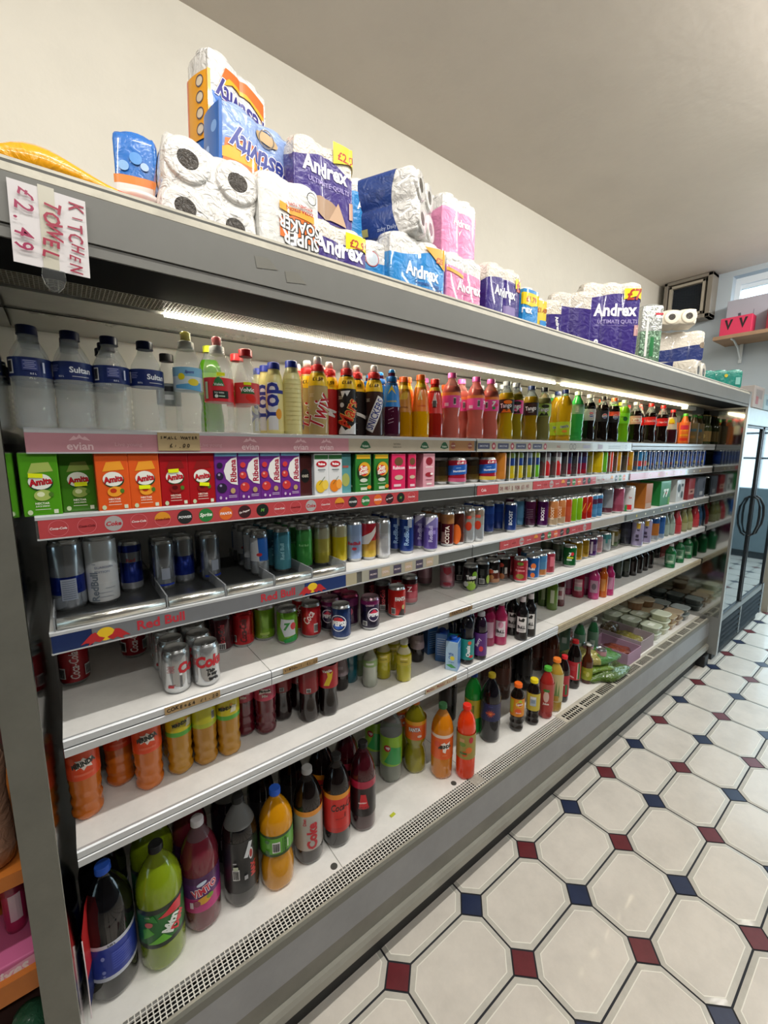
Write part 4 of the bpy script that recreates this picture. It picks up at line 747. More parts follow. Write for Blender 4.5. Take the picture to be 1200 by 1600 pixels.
can('rubic', 'coral red fruit soda can with green motif', cols='#b0303c,#b82f40', gs=[T('Rubicon', .042, '#e8a8a8', 0, .002, 0, .03), Dk(.014, .008, '#6a8a30', 0, .034), Dk(.018, .012, '#8a7a30', 0, -.026), R(.03, .004, '#d87080', 0, .018)])
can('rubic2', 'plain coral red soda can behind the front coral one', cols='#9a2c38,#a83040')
can('irn', 'blue fruit soda can with orange fruit', cols='#1f5aa0,#2866b0', gs=[Dk(.012, .014, '#e07838', .006, .01), T('Rubi', .03, '#e8f0f8', -.002, -.004, 0, .04), Dk(.01, .012, '#e07838', .004, -.034)])
can('irn2', 'pale blue and orange fruit soda can', cols='#4a86b8,#5a90b8,#c88048')
can('rubpk', 'rose pink soda can with grey barcode panel', cols='#a8384a,#c04a5c,#b04252', gs=barcode(-.014, -.028, .02, .03)+[R(.02, .05, '#d07080', .02, .01)])
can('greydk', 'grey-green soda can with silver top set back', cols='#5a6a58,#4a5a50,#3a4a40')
can('grn77', 'dark green soda can with white and red numeral', cols='#12602e,#0f5a2a', gs=[T('7', .02, '#f0f4f0', .004, .012, 0, .07, .2), Dk(.008, .01, '#d0303c', .014, .016), R(.03, .009, '#c8d840', .004, -.004), R(.024, .008, '#d8e8dc', 0, -.016)], metal=.2)
can('gold', 'gold soda can', cols='#a88420,#c09828,#a88420', metal=.6)
can('purc', 'purple and silver grape soda can', cols='#4a2860,#8a7098,#4a2468', gs=[R(.01, .07, '#c8c0d0', .006, 0), Dk(.008, .012, '#a83040', -.016, -.01)], metal=.4)
can('pinkc', 'pale pink soda can behind the purple one', cols='#b88890,#c8a0a0,#b88890')
can('tealw', 'teal and white soda can', cols='#4a8a90,#a8b8bc,#b0bcc0', gs=[R(.012, .05, '#3a8a8c', .01, .02)], metal=.3)
can('goldsil', 'gold and silver beer-style can', cols='#8a7a40,#a8a898,#5a7050', gs=[R(.01, .08, '#d8d8c8', .004, 0)], metal=.6)
slim('lav', 'large lavender energy drink can with gold patch', '#a8a0c0,#a8a0c4,#a49cc0', r=.0333, H=.165, extra=[R(.022, .034, '#b89838', .004, .055), T('M', .012, '#2a2438', .004, .028), R(.016, .02, '#3a3248', 0, -.01), R(.02, .014, '#3a3248', .002, -.034)], metal=.4)
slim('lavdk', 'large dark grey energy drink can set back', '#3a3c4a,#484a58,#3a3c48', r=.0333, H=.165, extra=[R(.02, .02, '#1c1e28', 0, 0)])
slim('blor', 'large blue and orange energy drink can', '#2a5a98,#c07838,#c07838,#a8b0b8', r=.0333, H=.165, metal=.5)
slim('blsil', 'large blue energy drink can with silver foot', '#2a5aa0,#3a6ab0,#3a6ab0,#9ab0c8', r=.0333, H=.165, metal=.5)
slim('mongrn', 'large black energy drink can with bright green claw stripes', '#101412,#101412', r=.0333, H=.155, extra=[R(.004, .07, '#4ac82c', -.01, .02), R(.004, .08, '#4ac82c', 0, .016), R(.004, .07, '#4ac82c', .01, .02)])
bottle('clrb', 'small grey-green clear drink bottle in the far half', 'squat', .033, .17, '#7a8a80', .9, '#b8bcb8', lab=(.1, .5, '#8a9a90'), obj='drink_bottle')
bottle('redsq', 'squat dark red drink bottle in the far half', 'squat', .034, .17, '#a03038', .98, '#8a2830', lab=(.08, .4, '#a8383e'), obj='drink_bottle')
bottle('olsq', 'squat olive drink bottle in the far half', 'squat', .032, .17, '#7a7a4c', .95, '#8a8a6a', lab=(.1, .4, '#90906a'), obj='drink_bottle')
bottle('blsq', 'tall blue-grey drink bottle in the far half', 'squat', .033, .18, '#2a4460', .98, '#8aa0b0', obj='drink_bottle')
# --- fifth shelf
MG = [('p', [(-.016, -.012), (-.012, .006), (-.018, .012), (-.004, .012), (0, .018), (.008, .01), (.02, .014), (.014, .002), (.018, -.012), (.006, -.008), (0, -.016), (-.006, -.006)], '#e8ddd4', .0, .004), T('MIRINDA', .05, '#14241c', 0, .006, 10, .06, 0, 1.5)]
bottle('mir', 'orange grip bottle with red-orange label and black slanted lettering', 'grip', .034, .235, '#c8681c', .97, '#1c3a8a', lab=(.47, .78, '#e2481c'), gs=MG+[R(.04, .006, '#e86a4a', 0, -.022), Dk(.01, .01, '#e8562c', -.026, .016)])
bottle('miry', 'amber grip bottle with yellow label and green lower band', 'grip', .033, .235, '#b8821c', .97, '#1c3a8a', lab=(.5, .78, '#5aae3c,#d8c81c,#d8c81c,#d8c81c'), gs=[Dk(.004, .004, '#e8a01c', .01, .014), Dk(.004, .004, '#c89018', -.014, .008), T('MIRINDA', .038, '#14241c', -.008, .004, 10, .05, 0, 1.5), ('p', [(-.006, -.01), (0, .012), (.014, .008), (.01, -.01)], '#e8e4c8', .012, 0)])
bottle('miryb', 'amber grip bottle with plain yellow-green label and barcode', 'grip', .033, .235, '#b07a1c', .97, '#1c3a8a', lab=(.5, .78, '#b0bc2c,#c8c420,#ccc81c,#ccc81c'), gs=barcode(.026, 0, .01, .026))
bottle('mirp', 'cherry red grip bottle with pink label', 'grip', .033, .235, '#5a1020', .97, '#1c1c2a', lab=(.5, .75, '#c0405c'), gs=[('p', [(-.02, -.008), (-.01, .012), (.016, .008), (.02, -.008), (.0, -.002)], '#e8d4d4', 0, 0), T('Mirinda', .034, '#14241c', 0, .004, 0, .05), T('Mix', .018, '#f0dcdc', 0, -.012, 0, .05)])
bottle('chk', 'dark cherry cola bottle with dull red label', 'cola', .0325, .235, '#1c0c0c', .97, '#801c1c', lab=(.44, .78, '#8a2028'), gs=barcode(.0, -.028, .014, .014))
bottle('rolac', 'dark cola bottle with red label and yellow star burst', 'cola', .0325, .235, '#140a0a', .97, '#c01c1c', lab=(.44, .78, '#b81c2a'), gs=[('p', [(-.016, -.03), (-.002, .002), (-.006, .026), (.008, .012), (.016, .02), (.012, -.006), (.002, -.03)], '#e8c82a', .0, 0), T('Vanilla', .034, '#f4e8e4', -.004, .022, 10, .04)])
bottle('dkb', 'small black-brown bottle with grey label set back', 'taper', .03, .2, '#181010', .97, '#9a9088', lab=(.3, .6, '#8a7a80'), gs=[R(.02, .016, '#a89aa0', 0, 0)])
bottle('tealb', 'teal drink bottle set back behind the colas', 'small', .032, .2, '#1c6878', .97, '#1c5868', obj='drink_bottle')
bottle('smclr', 'small clear juice bottle with green stripe and white cap', 'small', .0285, .165, '#b8beb0', .95, '#c8cac6', lab=(.5, .66, '#8aa86a'), gs=[R(.03, .008, '#d8dcd0', 0, 0)], obj='juice_bottle')
bottle('smyel', 'small yellow juice bottle with white cap', 'small', .0295, .165, '#b8b01c', .95, '#d8d8cc', lab=(.42, .64, '#c8b838'), gs=[R(.03, .006, '#e8d88a', 0, .008), R(.03, .003, '#8a7a1c', 0, -.004)], obj='juice_bottle', band=(.68, .82, '#c8c09a', None))
bottle('smgr', 'small pale green juice bottle set back', 'small', .0285, .165, '#8aa07a', .95, '#c8cac6', lab=(.42, .64, '#9aa88a'), obj='juice_bottle')
VC = [T('VITA', .022, '#1c50a0', -.002, .008, 0, .05, 0, 1.4), T('Coco', .024, '#2a60b0', 0, -.006, 0, .05, 0, 1.4), Dk(.009, .009, '#e8d83a', .004, -.008), T('Original', .022, '#3a78b8', 0, -.026), ('p', [(-.022, -.04), (0, -.034), (.02, -.046), (.0, -.05)], '#3f9a4a', 0, 0)]
carton('vita', 'blue and white coconut water carton with blue screw cap', .05, .05, .125, '#a8c8e4', VC, side='#3f7ac0', topc='#1f56b0', cap='#1c4fae', sidegs=[R(.03, .002, '#c8dcf0', 0, .03-.01*i) for i in range(6)])
carton('vitad', 'blue carton turned sideways, shade painted into its blues', .05, .05, .125, '#3a6aa8', [R(.034, .002, '#b8d0e8', 0, .04-.01*i) for i in range(8)], side='#2a5a98', topc='#17408a', cap='#16388a')  # darkened blues of the coconut water carton stand in for shade
bottle('oxt', 'dark drink bottle with teal label and navy cap', 'tall', .031, .225, '#14141c', .97, '#1c2a5a', lab=(.1, .5, '#1f8a86'), gs=[Dk(.008, .008, '#d8583a', .012, .03), T('Oasis', .05, '#e8f0f0', .006, -.006, 90, .05), Dk(.01, .006, '#c83a3a', .02, -.03)], neck=.0145)
bottle('purb', 'dark purple berry drink bottle with violet label', 'tall', .028, .21, '#1c1020', .97, '#b0b0b8', lab=(.1, .58, '#5a2a78'), gs=[Dk(.009, .012, '#d83a4a', .004, -.018), T('Berry', .04, '#d8c8e0', -.008, .01, 70, .04)], obj='drink_bottle')
def glass(key, desc, c, lc, tx, cap='#e8e4e4', foil='#d8d0d4', r=.03, H=.235, tcol='#1c1c20', lw=.045, vert=False, img=None):
    root_lab = (.18, .52, c)
    bottle(key, desc, 'glass', r, H, c, .8, cap, 'crown', lab=None, neck=.013, obj='glass_bottle', band=(.79, .9, foil, None))
    p = TYPES[key]; lb = MB(); g = [R(lw, .075, lc, 0, 0)]
    if img: g += img
    if tx: g += [T(tx, lw*.8, tcol, 0, -.012, 0, .05, 0, 1.2)]+small(0, -.024, lw*.7, 3, '#8a8a8a')
    wrap(lb, circle_outline(r+.0004), g, z0=H*.34); lb.build('label', p.root, False)
glass('gpink', 'pink alcopop bottle with white label and silver foil neck', '#a82a5a', '#e0d4dc', 'BuLL', img=[Dk(.012, .016, '#d89ab4', 0, .02)])
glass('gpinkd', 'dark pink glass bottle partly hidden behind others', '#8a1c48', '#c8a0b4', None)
glass('gblack', 'black glass bottle with white horned label', '#141214', '#e4e2e2', 'BuLL', img=[('p', [(-.014, .012), (-.012, .03), (-.004, .018), (.006, .03), (.014, .024), (.01, .01)], '#1c1c1e', 0, .004), R(.012, .02, '#e8e8e8', 0, 0)])
glass('ggreen', 'green glass bottle with pale side label', '#5a7a28', '#b8c0a0', None, lw=.02)
glass('ggreend', 'green glass bottle set back, shade painted into its colours', '#3f5a20', '#8a9a6a', None, lw=.02)  # glass and label colours darkened together to paint in the shade
glass('gred', 'dark red glass bottle with pale label', '#5a1420', '#c8b8bc', None, r=.028, img=[R(.02, .03, '#8a4a54', 0, 0)])
glass('grose', 'crimson glass bottle with pink and green striped label', '#8a1434', '#c89aa4', None, r=.034, img=[R(.044, .02, '#8aa090', 0, -.02), R(.044, .01, '#e0c0c4', 0, .012)])
glass('gpk2', 'bright pink glass bottle with grey figure label', '#b83a78', '#b890a8', None, r=.031, img=[Dk(.012, .02, '#6a5a68', 0, 0)])
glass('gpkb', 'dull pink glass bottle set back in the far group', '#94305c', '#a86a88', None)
glass('gor', 'orange glass bottle between two pink ones', '#b85a1c', '#d0904a', None, r=.026, lw=.03)
glass('gpk3', 'magenta glass bottle right of the orange one', '#b02a6a', '#b880a0', None, r=.028)
glass('gdk', 'black-green glass bottle with dim grey label', '#182018', '#3a443a', None, lw=.05)
glass('gckr', 'black contoured cola glass bottle with red shoulder band', '#140c0c', '#1c1010', None, lw=.02, cap='#a82c2c', foil='#a83038', H=.2)
glass('gperr', 'large green sparkling water bottle with pale green label', '#1f6a3c', '#7aa088', None, r=.036, H=.21, lw=.06, img=[Dk(.016, .02, '#4a8060', 0, .01), R(.04, .01, '#c8d8c0', 0, -.02)])
carton('redbx', 'dull red cardboard carton of drinks standing at far end', .17, .12, .17, '#8a2a2a', [R(.02, .16, '#a85050', .07, 0), R(.1, .01, '#a04040', -.02, .04)], obj='drink_multipack', cat='multipack')
# --- bottom deck: large bottles
def big(key, desc, prof, r, H, liq, cap, lab, gs, fill=.84, air=None, opaque=None):
    bottle(key, desc, prof, r, H, liq, fill, cap, lab=lab, gs=gs, neck=.0145, obj='large_soda_bottle', air=air)
big('b_pep', 'large dark cola bottle with royal blue label and cap', 'straight', .056, .352, '#0c0c10', '#2456c0', (.2, .5, '#c8ccd8,#2a3c9a,#2a3c9a,#2a3c9a,#2a3c9a,#2a3c9a,#2a3c9a,#2a3c9a,#2a3c9a,#c8ccd8'),
    [T('2.25 L', .018, '#20242c', -.01, .047, 0, .05), R(.05, .05, '#3446a8', .012, -.002)]+[R(.044, .002, '#5a68c4', .012, .02-.007*i) for i in range(7)]+[Dk(.004, .006, '#8a94d0', -.03, .018), Dk(.004, .005, '#8a94d0', -.03, -.022), Dk(.003, .003, '#8a94d0', -.03, -.034)], fill=.95, air=M('#3a3e44', .06, trans=.5, ior=1.2))
big('b_dew', 'large yellow-green soda bottle with dark green angular label', 'straight', .056, .345, '#7e9418', '#16181a', (.24, .58, '#1c2a20,#1f6a2c,#1f6a2c,#1f6a2c,#1f6a2c,#1f6a2c,#1f6a2c,#1c2a20'),
    [('p', [(-.05, -.03), (-.02, -.012), (-.035, .008), (-.05, .0)], '#4fae2c', 0, 0), ('p', [(-.04, -.045), (.0, -.02), (.02, -.045)], '#68bc30', 0, 0), ('p', [(-.01, .03), (.03, .05), (.055, .05), (.05, .018)], '#d0303c', 0, 0), ('p', [(-.045, .03), (-.02, .045), (-.01, .02)], '#2f8a34', 0, 0), T('Mtn', .05, '#e8efe8', .02, -.004, 62, .05, .2, 1.4), T('Dew', .05, '#d8303c', .038, -.008, 62, .05, .2, 1.4), T('2.25L', .014, '#b8c8b0', -.034, .04), Dk(.01, .008, '#c85a5a', -.032, .018)], fill=.86, air=M('#8a9a30', .06, trans=.45, ior=1.2))
big('b_vim', 'large dark pink soda bottle with purple fruit label', 'straight', .051, .335, '#6c2230', '#c8c4c8', (.22, .56, '#c02a7a,#b82a74,#5a2468,#5a2468,#4a1c50'),
    [T('ViMTO', .072, '#f4eaf0', .006, .012, 14, .09, 0, 1.4), T('ViMTO', .07, '#c8203c', .006, .012, 14, .03, 0, 1.4), Dk(.02, .012, '#d8a02c', .004, -.02, 10), Dk(.01, .008, '#7a9a2c', .02, -.014), Dk(.01, .01, '#8a2a4a', -.016, -.026), Dk(.014, .006, '#c8d8ec', 0, .036, 20), R(.01, .02, '#e0c8d8', -.03, -.03)], fill=.84, air=M('#a08088', .05, trans=.7, ior=1.2))
big('b_max', 'large black cola bottle with silver shoulder and barcode', 'straight', .052, .345, '#121012', '#1c1c1e', (.16, .66, '#17171a'),
    [T('MAX', .05, '#c8302c', .036, -.02, 90, .06), Dk(.007, .02, '#d0d0d4', .03, .036), Dk(.005, .014, '#a83030', .03, .036), R(.012, .05, '#c8ccd0', .022, .054, -20)]+barcode(-.016, -.02, .02, .036)+[R(.014, .012, '#c0c8b0', -.016, .004), R(.01, .014, '#a8a8ac', .012, -.034), R(.01, .004, '#b0b0b4', -.018, .022)], fill=.76, air=M('#8c8e8e', .06, trans=.45, ior=1.2))
big('b_fan', 'large orange-yellow pinched-waist bottle with green back label and blue cap', 'waist', .052, .33, '#c8880e', '#2860d0', (.4, .62, '#2f4a1c,#5aa030,#5aa030,#5aa030,#5aa030,#5aa030,#5aa030,#2f4a1c'),
    barcode(-.002, -.004, .024, .036)+[T('RECYCLE ME', .05, '#1c4a1c', .026, 0, 90, .04), R(.002, .05, '#2a5a20', .018, 0), R(.004, .03, '#c8d8c0', .034, 0), Dk(.008, .006, '#2f6a2a', -.03, .018), Dk(.008, .006, '#2f6a2a', -.03, -.018)], fill=.93, air=M('#d8a040', .05, trans=.4, ior=1.2))
big('b_dc', 'large diet cola bottle with silver label, red vertical lettering', 'straight', .0485, .335, '#130c0c', '#a8a8a8', (.18, .62, '#a8a29c,#a8a29c,#a8a29c,#a8a29c,#a8a29c,#a8a29c,#a8a29c,#d88a2c'),
    [T('Coke', .098, '#b82430', .012, -.02, 90, .05, .1, 1.05), T('Diet', .026, '#b82430', -.012, .036, 90, .03)], fill=.88, air=M('#3a3634', .06, trans=.4, ior=1.2))
big('b_zero', 'large cola bottle with red label and black script', 'straight', .048, .335, '#130c0c', '#18181a', (.2, .64, '#b8201c,#c8241c,#c8241c,#c8241c,#c8241c,#c8241c,#c8241c,#dc8c1c'),
    [T('Coca-Cola', .1, '#1c0c0c', .03, .026, 4, .02, .35, 1.6), T('ZERO SUGAR', .03, '#4a1010', .01, -.02), T('ZERO', .02, '#1c0c0c', .03, -.01, 90)], fill=.88, air=M('#4a4644', .06, trans=.4, ior=1.2))
big('b_chy', 'large dark cherry soda bottle with red panel', 'straight', .047, .335, '#3c0c16', '#141416', (.2, .62, '#1a1014,#1a1014,#1a1014,#1a1014,#a01c3c'),
    [('p', [(-.014, -.03), (-.008, .02), (.01, .02), (.02, -.03)], '#c8202c', 0, 0), T('sparkling', .03, '#f0e8e8', -.002, -.014, 0, .03), T('CHERRY', .04, '#c8303c', .004, -.034, 0, .05)], fill=.9, air=M('#5a2a34', .06, trans=.4, ior=1.2))
big('b_7up', 'clear soda bottle with yellow-green label and red disc', 'waist', .047, .33, '#7c8278', '#2f9a4a', (.24, .64, '#8abc28'),
    [('p', [(-.03, -.05), (.05, -.065), (.05, .01), (.0, .024), (-.01, -.01)], '#1fa048', 0, 0), Dk(.015, .015, '#b8242c', -.016, .016), T('up', .018, '#f0e8e8', -.013, .016, 0, .05)], fill=.6)
big('b_fan2', 'olive-yellow soda bottle with orange label and white blue-edged lettering', 'waist', .047, .325, '#938c18', '#e87a1c', (.5, .76, '#e8641c,#e8641c,#e8641c,#e8641c,#e8a01c'),
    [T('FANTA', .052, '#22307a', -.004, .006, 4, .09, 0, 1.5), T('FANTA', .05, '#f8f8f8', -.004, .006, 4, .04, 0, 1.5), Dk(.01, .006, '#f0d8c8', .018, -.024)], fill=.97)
big('b_mir', 'large orange soda bottle with orange label, white M and green cap', 'straight', .047, .325, '#cc7a14', '#3f7a4a', (.3, .64, '#e25a18,#e25a18,#e25a18,#e25a18,#e25a18,#e25a18,#e25a18,#e0c8b8'),
    [('p', [(-.006, -.02), (-.006, .01), (-.016, .014), (.0, .024), (.008, .016), (.026, .026), (.02, .004), (.022, -.01), (.01, -.006), (.006, -.026)], '#f0e4dc', .01, 0), T('MIRINDA', .056, '#142a1c', .012, .004, 8, .06, 0, 1.5), Dk(.014, .014, '#d8481c', -.02, .014), R(.02, .003, '#e88a5a', .012, -.036)], fill=.86, air=M('#dc9a50', .05, trans=.4, ior=1.2))
big('b_red', 'bright orange-red juice bottle with red cap and citrus label on the grille edge', 'tall', .041, .325, '#e03c14', '#e02c1c', (.3, .64, '#9a8a3a'),
    [Dk(.014, .014, '#d86a1c', .014, -.012), Dk(.012, .012, '#d8501c', -.004, -.03), Dk(.01, .014, '#c02030', .022, .034), Dk(.014, .01, '#6a8a2c', -.014, .012), R(.03, .01, '#4a6a24', -.01, -.028), R(.02, .016, '#c89a6a', -.016, .03)], fill=.99)
big('b_gr', 'green glass-like soda bottle with blue cap behind the orange-red one', 'straight', .042, .31, '#1f9a3c', '#2a5ac0', (.3, .6, '#c8b82c'), [T('Lemon', .04, '#2a6a2c', 0, 0, 90, .03)], fill=.98)
big('b_orb', 'dark bottle with navy label and orange starburst', 'straight', .047, .335, '#121018', '#c8b020', (.34, .6, '#1a2050'),
    [('p', [(math.cos(PI*i/12)*(.022 if i % 2 else .008), math.sin(PI*i/12)*(.022 if i % 2 else .008)) for i in range(24)], '#c8502c', 0, -.004), Dk(.006, .004, '#e8a85a', 0, -.004), T('ORANGINA', .044, '#c85a3a', 0, -.002, 0, .04, 0, 1.4), R(.02, .003, '#3a4a8a', 0, .032)], fill=.96)
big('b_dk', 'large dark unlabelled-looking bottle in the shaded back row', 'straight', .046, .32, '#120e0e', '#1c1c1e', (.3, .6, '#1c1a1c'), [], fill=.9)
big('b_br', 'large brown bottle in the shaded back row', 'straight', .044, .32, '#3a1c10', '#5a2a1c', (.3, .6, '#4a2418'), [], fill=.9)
bottle('lip', 'dark iced tea bottle with yellow and orange label and orange cap', 'grip', .034, .245, '#1a100c', .97, '#f06a1c', lab=(.34, .72, '#e08a1c'), gs=[Dk(.02, .014, '#e8d020', .012, .018), Dk(.0165, .010, '#c82430', .012, .018), T('Lipton', .03, '#f4f0e8', .012, .018, 6, .05, 0, 1.2), Dk(.016, .014, '#e8581c', .006, -.018), ('p', [(-.04, -.03), (-.02, -.03), (-.016, .04), (-.04, .04)], '#c8b82c', 0, 0), T('PEACH', .024, '#f4e8e0', .008, -.026, 0, .04), Dk(.008, .008, '#a8c83a', .014, .036)], obj='iced_tea_bottle', neck=.0165)
bottle('lipy', 'dark iced tea bottle with pale blue and yellow back label and yellow cap', 'grip', .033, .24, '#1a1010', .97, '#ecd41c', lab=(.34, .72, '#c8b43a'), gs=[R(.03, .05, '#a8b8c8', 0, .006), R(.026, .012, '#d8dce0', 0, .024)]+small(0, .012, .022, 5, '#5a7a9a')+[R(.008, .08, '#d8c83a', -.022, 0)], obj='iced_tea_bottle', neck=.0165)
bottle('rubg', 'tall red juice bottle with green cap and clear shoulder', 'straight', .036, .275, '#a82c28', .92, '#4fae3a', lab=(.14, .7, '#b0403a'), gs=[Dk(.014, .03, '#d8b8b0', 0, .01), R(.03, .014, '#3a7a34', 0, .044), T('Juice', .03, '#f0e8e0', 0, -.03, 0, .04)], obj='juice_bottle', neck=.016)
bottle('aloe', 'pale amber aloe drink bottle with leaf label and orange cap', 'straight', .038, .29, '#b8963a', .94, '#f0802c', lab=(.2, .74, '#c0b888'), gs=[('p', [(-.02, -.05), (-.01, .04), (-.002, -.04), (.006, .05), (.012, -.04), (.02, .03), (.024, -.05)], '#6a8a4a', 0, 0), R(.04, .03, '#b09038', 0, -.056)], obj='juice_bottle', neck=.017)
bottle('redlab', 'dark cordial bottle with red label and red cap', 'straight', .032, .265, '#1a0c10', .95, '#d82430', lab=(.14, .6, '#b02030'), gs=[R(.012, .06, '#2a7a4a', .02, -.02), T('Mix', .02, '#f0e0e0', 0, .01, 0, .04)], obj='cordial_bottle')
bottle('cola1', 'cola bottle with wide red label and red cap at the front', 'cola', .038, .29, '#120a0a', .9, '#d8242c', lab=(.2, .58, '#c02430'), gs=[R(.004, .1, '#e0e0dc', .022, 0), R(.014, .1, '#2f7a3a', .032, 0)]+small(-.006, .03, .03, 8, '#d86a74')+[Dk(.012, .005, '#e8b8bc', -.006, -.036, -20)], obj='large_soda_bottle', neck=.0145)
bottle('grnt', 'tall green-white bottle with white cap standing behind the cola', 'straight', .034, .3, '#2f6a44', .9, '#d8dcd8', lab=(.2, .7, '#6a8a78'), gs=[R(.03, .04, '#b8c4bc', 0, 0)], obj='juice_bottle')
bottle('beer', 'brown glass bottle with yellow-green label', 'glass', .031, .24, '#4a2412', .95, '#c8c8c0', 'crown', lab=(.1, .42, '#98a028'), gs=[Dk(.01, .016, '#c8c870', .006, 0), R(.02, .016, '#b8b83a', -.01, .01)], obj='glass_bottle')
slim('tallc', 'tall pink-red can with red and green panel', '#b88a90,#b04a54,#b04a54', r=.031, H=.17, extra=[R(.03, .07, '#c02c3a', .006, 0), ('p', [(-.008, -.06), (.022, -.06), (.022, -.02), (-.008, .0)], '#1f8a4a', 0, 0), Dk(.006, .006, '#e8c8c8', .01, .02)], metal=.2)
